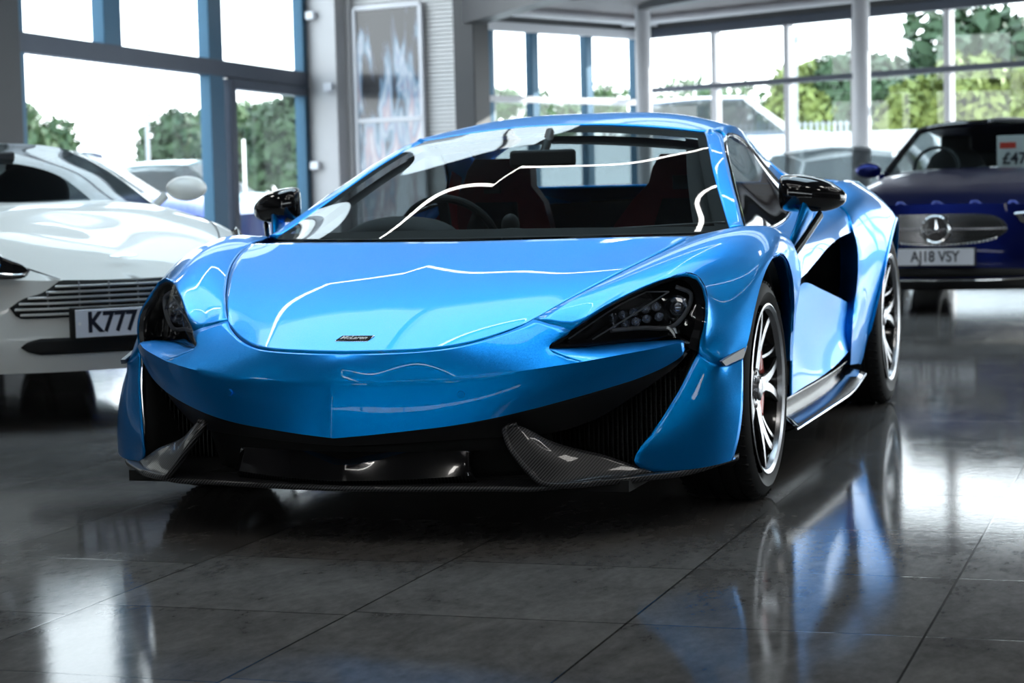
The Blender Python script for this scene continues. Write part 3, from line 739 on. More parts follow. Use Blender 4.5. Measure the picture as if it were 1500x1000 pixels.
# ---- door mirrors
def mirror_pod():
    secs = [(.842, .836, .940, .03), (.856, .827, .946, .055), (.90, .820, .945, .078), (.95, .818, .937, .082), (.99, .822, .924, .075), (1.02, .831, .905, .06), (1.04, .845, .888, .035), (1.048, .858, .874, .012)]
    rows = []
    for x, z0, z1, d in secs:
        r = []
        for k in range(20):
            t = 2*PI*k/20; c_, s_ = math.cos(t), math.sin(t)
            c_ = math.copysign(abs(c_)**.8, c_); s_ = math.copysign(abs(s_)**.8, s_)
            r.append((x, .70+.35*(x-.85)-d*c_*(1. if c_ > 0 else .45), (z0+z1)/2+(z1-z0)/2*s_))
        rows.append(r)
    A = np.array(rows); m = MB().grid(A, close_u=True); m.add(A[0], [tuple(range(20))]); m.add(A[-1], [tuple(range(20))[::-1]])
    return m
for sx in (1, -1):
    m = mirror_pod()
    if sx < 0: m.flipx()
    dm = m.build('door_mirror', GLOSSB, car, None, sharp=60, sub=1)
    m = MB().tube(curve([(.884, .585, .700), (.902, .62, .738), (.918, .66, .785), (.930, .70, .832)], 12), [(.012, .018), (.012, .02), (.012, .023), (.012, .026), (.013, .03), (.013, .033), (.013, .036), (.014, .04), (.015, .043), (.016, .046), (.018, .05), (.02, .054)], 12, flat=(1, 0, 0))
    if sx < 0: m.flipx()
    m.build('mirror_stalk', BLUE, dm, None, sharp=60)
    m = MB().tube(curve([(.905, .585, .690), (.940, .64, .750), (.975, .70, .815)], 12), [(.009, .020)]*12, 12, flat=(1, 0, 0))
    if sx < 0: m.flipx()
    m.build('mirror_brace', GLOSSB, dm, None, sharp=60)

# ---- wipers and cowl
MB().grid(patch([[(0, -.115, .755), (.3, -.085, .757), (.55, -.035, .758), (.712, .03, .758), (.79, .335, .76)], [(0, -.02, .770), (.3, .03, .770), (.55, .16, .769), (.70, .28, .769), (.765, .345, .768)]], 40, 4, fair=False)).mirror().build('cowl_panel', MATB, car, None, thick=.004)
w_ = MB()
w_.tube([V(538, 356, y=.12), V(600, 355, y=.02), V(735, 352, y=-.02)], .006, 8); w_.tube([V(545, 352, y=.13), V(640, 350, y=.06), V(735, 348, y=.03)], .004, 8)
w_.box(V(752, 350, y=.0), (.06, .03, .016))
w_.build('wiper', SATB, car)
w_ = MB()
w_.tube([V(735, 353, y=-.02), V(820, 346, y=.05), V(905, 336, y=.18)], .006, 8); w_.tube([V(800, 346, y=.08), V(905, 338, y=.2), V(1062, 328, y=.36)], [.006, .011, .009], 8)
w_.build('wiper', SATB, car)

# ---- bonnet badge
bd = MB(); a_ = [(-.052, -.0150), (.042, -.0150), (.052, .0150), (-.040, .0150)]
bd.prism([(x, y, 0) for x, y in a_], (0, 0, .004))
B0 = bd.build('maker_badge', CHROME, car, None, bevel=.001)
B0.location = (0, -.868, .5318); B0.rotation_euler = (math.radians(27), 0, 0)
bb = MB().prism([(x*.945, y*.76, .0038) for x, y in a_], (0, 0, .0016)).build('badge_field', MATB, B0, None)
text('badge_lettering', 'McLaren', .0215, WHITE_T, B0, (-.002, -.001, .0060), (0, 0, 0), .0006, 1.0, .35, .0004)

# ---- cabin
DASH = [[(0, .03, .745), (.4, .10, .745), (.70, .28, .745)], [(0, .30, .770), (.4, .33, .765), (.70, .42, .755)], [(0, .50, .74), (.4, .52, .73), (.70, .54, .72)], [(0, .56, .60), (.4, .58, .58), (.70, .58, .58)]]
MB().grid(patch(DASH, 24, 20)).mirror().build('dashboard', LEATH, car, None, thick=.01)
bn = MB()
for cx_, wx, h0, y0 in ((-.36, .20, .085, .36), ):
    rows = [[(cx_+wx*math.cos(t)*k, y0+dy, .755+h0*math.sin(t)*k2) for t in np.linspace(0, PI, 16)] for dy, k, k2 in ((-.10, .75, .25), (-.04, .95, .8), (.04, 1.0, 1.0), (.12, .95, .98), (.14, .9, .9))]
    bn.grid(np.array(rows))
bn.ell(V(748, 330, y=.42), (.030, .03, .038), 16, 10).ell(V(750, 352, y=.36), (.10, .08, .04), 20, 10)
bn.build('instrument_binnacle', LEATH, car, None, thick=.01)
st = MB(); cst = Vector((-.36, .88, .735)); rot = Matrix.Rotation(math.radians(-68), 3, 'X')
ring = [tuple(cst+rot @ Vector((.178*math.cos(t), .17*math.sin(t), 0))) for t in np.linspace(0, 2*PI, 40)]
st.tube(ring, .014, 10, caps=False)
for t in (0.1, PI-.1, -PI/2): st.beam(tuple(cst), tuple(cst+rot @ Vector((.17*math.cos(t), .165*math.sin(t), 0))), .035, .016, up=(0, -1, .4))
st.ell(tuple(cst), (.055, .03, .055))
st.build('steering_wheel', LEATH, car)
p = V(795, 232, x=.0)
mm = MB().box((p[0]+.0, p[1], p[2]), (.235, .03, .060)); mm.beam((p[0], p[1], p[2]), (0, p[1]+.10, p[2]+.10), .03, .03)
mm.build('rear_view_mirror', SATB, car, bevel=.012)
for x0 in (-.36, .36):
    def seat_rows(yo, sc):
        prof = [(.40, .20), (.52, .245), (.66, .255), (.78, .24), (.87, .19), (.93, .135), (.99, .125), (1.035, .10)]
        out = []
        for z, w in prof:
            y = 1.22+(z-.4)*.42
            out.append([(x0+w*sc*s, y+yo-(.075 if z < .86 else .03)*abs(s)**2.2, z) for s in np.linspace(-1, 1, 15)])
        return np.array(out)
    F, Bk = seat_rows(0, 1), seat_rows(.09, .96)
    m = MB().grid(F).grid(Bk)
    m.grid(np.array([F[:, 0], Bk[:, 0]])).grid(np.array([F[:, -1], Bk[:, -1]])).grid(np.array([F[-1], Bk[-1]]))
    m.box((x0, .95, .33), (.48, .5, .14))
    s = m.build('bucket_seat', REDL, car, None, sharp=50)
    c = F[1:5, 4:11].copy(); c[..., 1] -= .008
    MB().grid(c).build('seat_insert', LEATH, s, None, thick=.006)
    MB().box((x0, 1.36, .93), (.06, .02, .05)).build('harness_slot', LEATH, s)
for sx in (-1, 1):
    MB().tube(curve([(sx*.52, 1.42, .98), (sx*.50, 1.30, .85), (sx*.40, 1.12, .6)], 12), [(.024, .002)]*12, 6).build('seat_belt', mat('belt_red_%d' % (sx+1), (.35, .01, .02), 0, .6, noise=(90, .1)), car)
# ------------------------------------------------------------------ the other cars
class Pose:
    """a car's own frame (x to its left side, y rearwards from the front axle, z up) in the room"""
    def __init__(s, ox, oy, ang):
        s.o = np.array([ox, oy, 0.]); s.a = ang
        s.X = np.array([math.cos(ang), math.sin(ang), 0.]); s.Y = np.array([-math.sin(ang), math.cos(ang), 0.])
    def loc(s, p):
        q = np.array(p)-s.o; return np.array([q@s.X, q@s.Y, q[2]])
    def V(s, px, py, x=None, y=None, z=None):
        c = s.loc(CAM); a = np.array(V(px, py, z=-50. if py > 290 else 50.)); d = s.loc(a)-c
        for i, k in enumerate((x, y, z)):
            if k is not None: return tuple(c+d*(k-c[i])/d[i])
    def S(s, px, py, f):
        """sight line against the surface y = f(x, z)"""
        y = -.8
        for _ in range(8):
            p = s.V(px, py, y=y); y = f(p[0], p[2])
        p = s.V(px, py, y=y); return p

def face_fn(F):
    P = np.vstack([F.reshape(-1, 3)]); P = np.vstack([P, P*np.array([-1, 1, 1])])
    def f(x, z):
        d = (P[:, 0]-x)**2+(P[:, 2]-z)**2; k = np.argpartition(d, 6)[:6]; A = np.c_[np.ones(6), P[k, 0]-x, P[k, 2]-z]; w = 1/(d[k]+1e-4)
        try: c = np.linalg.solve((A*w[:, None]).T@A+1e-6*np.eye(3), (A*w[:, None]).T@P[k, 1])
        except Exception: return float(P[k[0], 1])
        return float(c[0])
    return f

def side_wheel(parent, x, y, R, rr, w, spokes=10, rim_m=None):
    hw = w/2
    t = MB().lathe([(-hw, rr), (-hw, R-.02), (-hw+.02, R), (hw-.02, R), (hw, R-.02), (hw, rr)], 48, 'x').build('wheel', RUBBER, parent, (0, 0, 0), sharp=30)
    t.location = (x, y, R); t.rotation_euler = (0, 0, 0) if x > 0 else (0, 0, PI)
    m = MB().lathe([(hw-.002, rr+.002), (hw+.003, rr-.004), (hw-.01, rr-.014), (-hw, rr-.02)], 48, 'x')
    for k in range(spokes):
        a = 2*PI*k/spokes; c, s = math.cos(a), math.sin(a)
        m.beam((hw-.03, .03*c, .03*s), (hw-.012, (rr-.01)*c, (rr-.01)*s), .028, .03, up=(1, 0, 0))
    m.lathe([(hw-.05, .07), (hw-.015, .065), (hw-.008, .0001)], 24, 'x')
    m.build('rim', rim_m or MACH, t, None, sharp=30, merge=0)
    return t

def loft_body(name, st, m, parent, nu=30, nv=44, **k):
    """half-sections (sill to centreline) at stations along the car, mirrored to both sides"""
    G = patch(st, nu, nv, fair=True, w=.08)
    mb = MB().grid(G)
    return G, mb

# ================= white coupe on the left
lat0, d0 = -550/FPX*8.41, 8.41
pn = CV(lat0, d0, 0); ang = YAW+math.radians(31)
PA = Pose(0, 0, ang); PA.o = np.array([pn[0], pn[1], 0.])+PA.Y*.90
WHITE = paint('pearl_white_paint', (.72, .73, .70), .0, .35, .02)
ac = thing('white_coupe', 'white sports coupe with barred grille and K777 number plate, left of the blue car', 'car', tuple(PA.o), ang)
cornA = [(.84, -.50, .235), (.87, -.47, .30), (.885, -.43, .42), (.875, -.40, .55), (.80, -.50, .62)]
leadA = [(.80, -.50, .62), (.62, -.68, .615), (.45, -.80, .605), (.28, -.885, .598), (0, -.915, .597)]
st = [cornA+leadA[1:],
      [(.86, -.38, .19), (.90, -.36, .36), (.905, -.33, .52), (.86, -.28, .68), (.72, -.38, .71), (.5, -.55, .69), (.3, -.66, .675), (0, -.70, .675)],
      [(.86, 0, .19), (.925, 0, .38), (.93, 0, .60), (.87, 0, .79), (.72, -.02, .82), (.5, -.08, .815), (.3, -.12, .80), (0, -.15, .80)],
      [(.87, .5, .19), (.91, .5, .38), (.92, .5, .65), (.86, .5, .83), (.74, .45, .872), (.5, .40, .895), (.3, .34, .90), (0, .30, .905)],
      [(.87, 1.2, .19), (.90, 1.2, .38), (.905, 1.2, .68), (.84, 1.2, .86), (.72, 1.2, .89), (.5, 1.2, .90), (.3, 1.2, .90), (0, 1.2, .90)],
      [(.88, 2.2, .20), (.93, 2.2, .42), (.935, 2.2, .72), (.86, 2.2, .90), (.72, 2.2, .93), (.5, 2.2, .94), (.3, 2.2, .94), (0, 2.2, .94)],
      [(.86, 2.9, .22), (.91, 2.9, .45), (.91, 2.9, .74), (.83, 2.9, .93), (.7, 2.95, .95), (.5, 3.0, .96), (.3, 3.05, .96), (0, 3.08, .96)],
      [(.74, 3.30, .25), (.78, 3.32, .45), (.78, 3.34, .70), (.72, 3.36, .88), (.6, 3.40, .92), (.45, 3.42, .93), (.3, 3.44, .93), (0, 3.45, .93)]]
GA = patch(st, 32, 60, w=.06)
nl = [int(i) for i in (0,)]
m = MB().grid(GA)
# nose face, centre to corner, bottom to top
k3 = None
face = patch([[(0, -.93, .235), (.35, -.89, .235), (.65, -.74, .235), (.84, -.50, .235)], [(0, -.955, .28), (.35, -.915, .28), (.66, -.76, .29), (.872, -.465, .30)], [(0, -.935, .42), (.35, -.89, .42), (.67, -.73, .43), (.885, -.43, .42)],
              [(0, -.92, .52), (.32, -.875, .525), (.62, -.70, .54), (.872, -.41, .54)], leadA[::-1]], 30, 24, right=cornA, w=.04)
fA = face_fn(face)
m.grid(face); m.grid(np.array([GA[-1], np.array([[0, 3.5, p[2]] for p in GA[-1]])]))
m.mirror(); m.build('body_shell', WHITE, ac, (0, 1.3, .5), sharp=40, merge=.004)
# bonnet shut line, drawn as a fine dark groove strip lying in the surface
def on_body(G, x, y, lift=.002):
    P = G.reshape(-1, 3); d = (P[:, 0]-abs(x))**2+(P[:, 1]-y)**2+np.where(P[:, 2] < .55, 1., 0.); k = np.argsort(d)[:4]; w = 1/(d[k]+1e-6); return (x, y, float((P[k, 2]*w).sum()/w.sum())+lift)
for sx in (1, -1):
    MB().tube(curve([on_body(GA, sx*a, b_) for a, b_ in ((.30, -.86), (.40, -.70), (.55, -.48), (.66, -.2), (.72, .1), (.74, .42))], 40), .003, 6).build('shut_line', SATB, ac)
# grille
gp = [(87, 410), (62, 428), (32, 438), (18, 444), (13, 451), (17, 460), (30, 467), (110, 468), (200, 467)]
gq = [PA.S(a, b_, fA) for a, b_ in gp]
top_c = [(0, -.925, .590)]
half = [(p[0], p[1]-.006, p[2]) for p in gq]
zc, zb = .592, half[-1][2]
out = [(-p[0], p[1], p[2]) for p in half if p[0] < 0]
gc1 = curve([out[0], out[1], out[2], out[4]], 40); GTX, GTZ = gc1[:, 0], gc1[:, 2]
gc2 = curve([out[4], (out[4][0]-.004, 0, out[4][2]-.02), out[6]], 30); GBX, GBZ = gc2[::-1, 0], gc2[::-1, 2]
def gz_top(x):
    return float(np.interp(x, GTX, GTZ)) if x > out[0][0] else zc-(zc-out[0][2])*(x/out[0][0])
def gz_bot(x):
    return float(np.interp(x, GBX, GBZ)) if x > GBX[0] else out[6][2]
xm = max(p[0] for p in out)
xs = np.linspace(-xm, xm, 60)
gr = MB().grid(np.array([[(x, fA(x, gz_top(abs(x))*(1-t)+gz_bot(abs(x))*t)-.008, gz_top(abs(x))*(1-t)+gz_bot(abs(x))*t) for x in xs] for t in np.linspace(0, 1, 5)]))
SCHR = mat('satin_chrome', (.72, .72, .70), .75, .38, noise=(30, .03))
gob = gr.build('grille', MATB, ac, (0, 1, .5), thick=.02)
for z in np.linspace(gz_bot(0)+.014, zc-.016, 6):
    seg = [x for x in xs if gz_bot(abs(x)) < z-.003 and z+.003 < gz_top(abs(x))]
    if len(seg) > 3: MB().tube([(x, fA(x, z)-.012, z) for x in seg], [(.0055, .007)]*len(seg), 6, flat=(0, 0, 1)).build('grille_bar', SCHR, gob, None)
for x in (-.36, -.24, -.12, 0, .12, .24, .36): MB().box((x, fA(x, .5)-.006, (gz_bot(abs(x))+gz_top(abs(x)))/2), (.005, .008, gz_top(abs(x))-gz_bot(abs(x))-.01)).build('grille_upright', GREYL, gob, None)
# lower intake
li = [PA.S(a, b_, fA) for a, b_ in ((28, 489), (52, 512), (200, 489), (200, 513))]
xo = abs(li[0][0]); zt, zb2 = li[2][2], li[3][2]
xs = np.linspace(-xo, xo, 40)
def taper(x): return min(1., (xo-abs(x))/.07)**.5 if abs(x) < xo else 0.
MB().grid(np.array([[(x, fA(x, (zt+zb2)/2+(zt-zb2)/2*k)-.012, (zt+zb2)/2+(zt-zb2)/2*k*max(taper(x), .05)) for x in xs] for k in (1, .5, 0, -.5, -1)])).build('lower_intake', MATB, ac, (0, 1, .5), thick=.01)
# number plate
pc = PA.S(200, 468, fA)
pl = MB().box((-.035, fA(0, .4)-.045, pc[2]), (.545, .04, .128)).build('plate_holder', MATB, ac, bevel=.006)
MB().box((-.035, fA(0, .4)-.067, pc[2]), (.520, .004, .111)).build('number_plate', mat('plate_white', (.72, .74, .80), 0, .35, .4, noise=(20, .04)), pl, bevel=.002)
text('plate_characters', 'K777', .112, mat('plate_ink', (.01, .01, .02), 0, .4), pl, (-.142, fA(0, .4)-.0695, pc[2]), (PI/2, 0, 0), .0008, .86, 0, .0035)
MB().lathe([(0, .0001), (0, .007), (.003, .007)], 12, 'y', (-.278, fA(0, .4)-.0695, pc[2])).build('plate_screw', WHITE_T, pl)
# headlamps
hp = [(-50, 348), (-8, 374), (14, 384), (34, 392), (43, 401), (36, 409), (8, 412), (-60, 404)]
def hitbody(pose, px, py, G):
    """nearest point of the shell to a sight line"""
    c = pose.loc(CAM); e = np.array(pose.V(px, py, y=-.3)); d = (e-c)/np.linalg.norm(e-c)
    P = np.vstack([G, G*np.array([-1, 1, 1])]); w = P-c; t = w@d; r = np.linalg.norm(w-t[:, None]*d, axis=1); k = np.argsort(r)[:40]; k = k[np.argmin(t[k])]
    return c+d*t[k]
AB = np.vstack([GA.reshape(-1, 3), face.reshape(-1, 3)])
hq = [hitbody(PA, a_, b_, AB) for a_, b_ in hp]
hq = [(abs(p[0]), p[1], p[2]) for p in hq]
for sx in (1, -1):
    up_, dn_ = [hq[0], hq[1], hq[2], hq[3], hq[4]], [hq[7], hq[6], hq[5], hq[4]]
    F = patch([up_, dn_], 20, 8, fair=False)+np.array([.004, -.012, .010]); 
    if sx < 0: F = F*np.array([-1, 1, 1])
    o = MB().grid(F).build('headlight', GLOSSB, ac, (0, .5, .3), thick=.03)
    lm = MB()
    for j in (4, 10): lm.ell(tuple(F[4, j]+np.array([0, -.004, .004])), (.030, .012, .024))
    lm.tube([tuple(p+np.array([0, -.004, .004])) for p in F[-2]], .005, 6)
    lm.build('lamp_reflector', CHROME, o, None)
# winged emblem on the bonnet
em = MB()
for s in (-1, 1):
    em.prism([(0, -.004, 0), (s*.03, -.007, 0), (s*.062, -.001, 0), (s*.058, .004, 0), (s*.03, .006, 0), (0, .009, 0)], (0, 0, .004))
em.box((0, .001, .003), (.03, .012, .005))
e = em.build('winged_emblem', CHROME, ac, None, bevel=.0008)
ep = PA.V(181, 375, x=0.0); ez = on_body(GA, 0., ep[1], .004); e.location = (0, ep[1], ep[2]); e.rotation_euler = (.75, 0, 0)
# greenhouse
cw = [(0, .42, .915), (.3, .45, .912), (.55, .54, .90), (.70, .66, .885)]
hw_ = [(0, 1.22, 1.212), (.3, 1.24, 1.202), (.45, 1.26, 1.183), (.52, 1.28, 1.165)]
MB().grid(patch([cw, [(0, .82, 1.09), (.3, .84, 1.08), (.5, .89, 1.06), (.62, .96, 1.035)], hw_], 24, 16)).mirror().build('windscreen', glass('dark_windscreen', (.32, .37, .40), .045), ac, (0, 1.5, .6))
MB().grid(patch([hw_, [(0, 1.7, 1.236), (.3, 1.7, 1.229), (.48, 1.7, 1.195), (.54, 1.7, 1.165)], [(0, 2.2, 1.205), (.3, 2.2, 1.19), (.46, 2.2, 1.16), (.53, 2.2, 1.125)], [(0, 3.0, 1.0), (.3, 3.0, .99), (.46, 2.95, .985), (.53, 2.9, .98)]], 24, 26)).mirror().build('roof', WHITE, ac, (0, 1.5, .6), thick=.01)
for sx in (1, -1):
    m = MB().grid(patch([[(.70, .66, .885), (.62, .96, 1.035), (.52, 1.28, 1.165)], [(.725, .665, .885), (.645, .965, 1.03), (.548, 1.28, 1.17)], [(.745, .70, .875), (.665, .99, 1.02), (.565, 1.30, 1.155)]], 20, 6))
    m.grid(patch([[(.565, 1.30, 1.158), (.58, 1.75, 1.145), (.57, 2.2, 1.105), (.55, 2.9, .985)], [(.53, 1.28, 1.172), (.54, 1.7, 1.167), (.53, 2.2, 1.127), (.53, 2.9, .985)]], 20, 4))
    if sx < 0: m.flipx()
    m.build('window_pillar', WHITE, ac, (0, 1.5, .6), thick=.008)
    m = MB().grid(patch([[(.745, .70, .872), (.75, 1.4, .885), (.72, 2.1, .92), (.66, 2.6, .95)], [(.665, .99, 1.03), (.565, 1.32, 1.155), (.58, 1.75, 1.142), (.57, 2.2, 1.10), (.64, 2.6, .96)]], 20, 10))
    if sx < 0: m.flipx()
    m.build('side_window', SDG, ac, (0, 1.5, .6))
    p = PA.V(272, 276, x=.93)
    mm = MB().ell((.935, p[1], p[2]), (.105, .07, .062), 20, 14); mm.tube([(.83, p[1]+.02, p[2]-.03), (.76, p[1]+.03, .87)], [(.02, .03), (.015, .03)], 8)
    if sx < 0: mm.flipx()
    mm.build('door_mirror', WHITE, ac, None)
    for y0 in (0, 2.6): side_wheel(ac, sx*(.818 if y0 < 1 else .822), y0, .345, .25, .24, 7); MB().lathe([(0, .35), (0, .385)], 40, 'x', (sx*.934, y0, .345)).build('wheel_arch', MATB, ac, None, thick=.02)
ib = MB().box((0, 1.6, .55), (1.3, 2.0, .6)).box((0, .62, .84), (1.3, .25, .1)); ib.build('cabin_tub', MATB, ac, bevel=.03)
for x0 in (-.36, .36):
    MB().ell((x0, 1.50, .95), (.21, .08, .16), 20, 14).ell((x0, 1.55, 1.09), (.11, .05, .07), 16, 10).build('seat', LEATH, ac)
mb_ = MB().box((.0, .95, 1.13), (.22, .03, .06)); mb_.build('rear_view_mirror', SATB, ac, bevel=.01)
MB().box((-.48, .62, .97), (.13, .004, .09), rot=Matrix.Rotation(-.9, 3, 'X')).build('windscreen_card', mat('paper_card', (.45, .47, .45), 0, .7, noise=(30, .05)), ac)

# ================= dark blue convertible on the right
lat1, d1 = 626/FPX*14.0, 14.0
pn = CV(lat1, d1, 0); ang = YAW-math.radians(23)
PM = Pose(0, 0, ang); PM.o = np.array([pn[0], pn[1], 0.])+PM.Y*.86
NAVY = paint('navy_metallic_paint', (.002, .008, .10), .9, .30, .06)
mc = thing('dark_blue_convertible', 'dark blue convertible with star emblem in studded grille and AJ18 VSY plate, far right', 'car', tuple(PM.o), ang)
cornM = [(.80, -.50, .17), (.86, -.46, .32), (.885, -.42, .48), (.88, -.38, .62), (.80, -.48, .72)]
leadM = [(.80, -.48, .72), (.62, -.66, .735), (.45, -.77, .745), (.25, -.83, .75), (0, -.845, .752)]
st = [cornM+leadM[1:],
      [(.84, -.36, .17), (.89, -.34, .36), (.90, -.3, .58), (.86, -.25, .78), (.72, -.36, .81), (.5, -.5, .815), (.3, -.6, .82), (0, -.64, .82)],
      [(.84, .1, .17), (.90, .1, .40), (.905, .1, .66), (.86, .1, .84), (.72, .05, .885), (.5, 0, .91), (.3, -.05, .915), (0, -.1, .92)],
      [(.84, .7, .17), (.89, .7, .40), (.905, .7, .70), (.87, .7, .90), (.74, .62, .95), (.5, .55, .985), (.3, .50, .99), (0, .46, .995)],
      [(.84, 1.5, .18), (.89, 1.5, .40), (.905, 1.5, .72), (.87, 1.5, .93), (.76, 1.5, .97), (.70, 1.5, .97), (.66, 1.5, .95), (.64, 1.5, .90)],
      [(.84, 2.4, .18), (.90, 2.4, .42), (.91, 2.4, .75), (.87, 2.4, .95), (.76, 2.4, .98), (.70, 2.4, .98), (.66, 2.4, .96), (.64, 2.4, .92)],
      [(.82, 3.0, .2), (.89, 3.0, .45), (.89, 3.0, .78), (.84, 3.0, .96), (.7, 3.0, .99), (.5, 3.0, 1.0), (.3, 3.0, 1.0), (0, 3.0, 1.0)],
      [(.74, 3.72, .3), (.80, 3.76, .5), (.80, 3.8, .75), (.76, 3.8, .90), (.65, 3.8, .93), (.5, 3.82, .94), (.3, 3.82, .94), (0, 3.82, .94)]]
GM = patch(st, 32, 60, w=.06)
m = MB().grid(GM)
faceM = patch([[(0, -.86, .17), (.35, -.83, .17), (.62, -.70, .17), (.80, -.50, .17)], [(0, -.90, .30), (.35, -.87, .30), (.66, -.72, .31), (.86, -.46, .32)], [(0, -.89, .45), (.35, -.85, .45), (.66, -.71, .46), (.885, -.42, .48)],
              [(0, -.87, .62), (.35, -.84, .62), (.64, -.68, .62), (.882, -.39, .61)], leadM[::-1]], 30, 24, right=cornM, w=.04)
fM = face_fn(faceM); m.grid(faceM)
m.grid(np.array([GM[-1], np.array([[0, 3.85, p[2]] for p in GM[-1]])])).mirror()
m.build('body_shell', NAVY, mc, (0, 1.3, .5), sharp=40, merge=.004)
MB().grid(patch([[(0, .80, .93), (.64, .80, .93)], [(0, 3.0, .93), (.64, 3.0, .93)]], 8, 8, fair=False)).mirror().build('cabin_tub', MATB, mc, (0, 2, 0), thick=.3)
# grille with rows of studs
gt = [PM.S(a, b_, fM) for a, b_ in ((1376, 313), (1310, 318), (1300, 345), (1315, 355), (1376, 360))]
zt, zb3 = gt[0][2], gt[4][2]; xw = .46
xs = np.linspace(-xw, xw, 40)
zmid = (zt+zb3)/2+.01
def gt_(x): return zt-.010*(abs(x)/xw)**2-(zt-zmid)*.75*(abs(x)/xw)**9
def gb_(x): return zb3+.055*(abs(x)/xw)**2.2+.035*(abs(x)/xw)**9
gm = MB().grid(np.array([[(x, fM(x, gt_(x)*(1-t)+gb_(x)*t)-.012, gt_(x)*(1-t)+gb_(x)*t) for x in xs] for t in np.linspace(0, 1, 5)])).build('grille', MATB, mc, (0, 1, .5), thick=.02)
sd = MB(); r_ = 0
for z in np.arange(zb3+.008, zt, .0165):
    for q in range(-21, 22):
        x = q*.0225+(.011 if r_ % 2 else 0)
        if abs(x) < xw-.01 and gb_(x)+.004 < z < gt_(x)-.006 and abs(z-(zt+zb3)/2-.002) > .012 and math.hypot(x, z-(zt+zb3)/2) > .10: sd.box((x, fM(x, z)-.02, z), (.012, .008, .0065))
    r_ += 1
for q in range(-17, 18):
    x = q*.026
    if gb_(x) < zb3+.055: sd.ell((x, fM(x, gb_(x))-.024, gb_(x)+.002), (.0085, .006, .0085), 8, 6)
sd.build('grille_studs', CHROME, gm, None, merge=0)
zc2 = (zt+zb3)/2+.002
MB().tube([(x, fM(x, zc2)-.022, zc2) for x in xs], [(.009, .012)]*40, 6, flat=(0, 0, 1)).build('grille_bar', MACH, gm, None)
se = MB(); yS = fM(0, zc2)-.034
se.tube([(.088*math.cos(t), yS, zc2+.088*math.sin(t)) for t in np.linspace(0, 2*PI, 49)], .0095, 10, caps=False)
for k in range(3):
    a = PI/2+k*2*PI/3; c, s = math.cos(a), math.sin(a)
    se.add([(.086*c, yS, zc2+.086*s), (.017*math.cos(a+PI/3), yS, zc2+.017*math.sin(a+PI/3)), (0, yS-.016, zc2), (.017*math.cos(a-PI/3), yS, zc2+.017*math.sin(a-PI/3)), (0, yS+.006, zc2)], [(0, 1, 2), (0, 2, 3), (0, 4, 1), (0, 3, 4)])
se.build('star_emblem', CHROME, mc, None, sharp=10, merge=0)
MB().lathe([(0, .0001), (0, .078), (.01, .078)], 40, 'y', (0, yS+.008, zc2)).build('emblem_dish', GLOSSB, mc)
pc = PM.S(1376, 376, fM)
pl = MB().box((0, fM(0, .4)-.03, pc[2]), (.54, .03, .125)).build('plate_holder', MATB, mc, bevel=.004)
MB().box((0, fM(0, .4)-.047, pc[2]), (.520, .004, .111)).build('number_plate', MATS['plate_white'], pl, bevel=.002)
text('plate_characters', 'AJ18 VSY', .102, MATS['plate_ink'], pl, (0, fM(0, .4)-.0495, pc[2]), (PI/2, 0, 0), .0008, .83, 0, .002)
# lower intake, chrome strip, bonnet badge, lamps
b0 = [PM.S(a, b_, fM) for a, b_ in ((1376, 392), (1376, 405), (1376, 412))]
xs2 = np.linspace(-.62, .62, 40)
MB().grid(np.array([[(x, fM(x, z)-.012, z-.02*(x/.62)**2*k) for x in xs2] for z, k in ((b0[0][2], 1), (b0[1][2]-.003, 0))])).build('lower_intake', MATB, mc, (0, 1, .5), thick=.01)
MB().tube([(x, fM(x, .3)-.032, b0[2][2]+.008+.02*(x/.7)**4) for x in np.linspace(-.72, .72, 40)], [(.008, .010)]*40, 6, flat=(0, 0, 1)).build('chrome_strip', CHROME, mc)
MB().grid(np.array([[(x, fM(x, z)-.012, z) for x in xs2] for z in (b0[2][2]-.004, .24, .17)])).build('lower_lip', SATB, mc, (0, 1, .5), thick=.01)
eb = MB().lathe([(0, .026), (.004, .024), (.006, .0001)], 24, 'z').build('bonnet_badge', CHROME, mc); p = PM.V(1381, 291, x=0.); eb.location = (0, p[1], p[2]); eb.rotation_euler = (.3, 0, 0)
for sx in (1, -1):
    pts = [(.50, -.74, .70), (.66, -.60, .715), (.80, -.44, .72), (.875, -.30, .72), (.88, -.34, .64), (.80, -.49, .60), (.64, -.66, .60), (.54, -.74, .63)]
    pts = [(sx*x, min(fM(x, min(z, .70)), y)-.016, z-.015) for x, y, z in pts]
    o = MB().prism(pts, (0, .06, 0)).build('headlight', GLOSSB, mc, bevel=.006)
    MB().tube([tuple(np.array(pts[i])+np.array([0, -.012, -.012])) for i in (0, 1, 2)], .009, 6).ell((sx*.70, fM(.70, .65)-.012, .65), (.035, .015, .028)).build('lamp_reflector', LEDM, o)
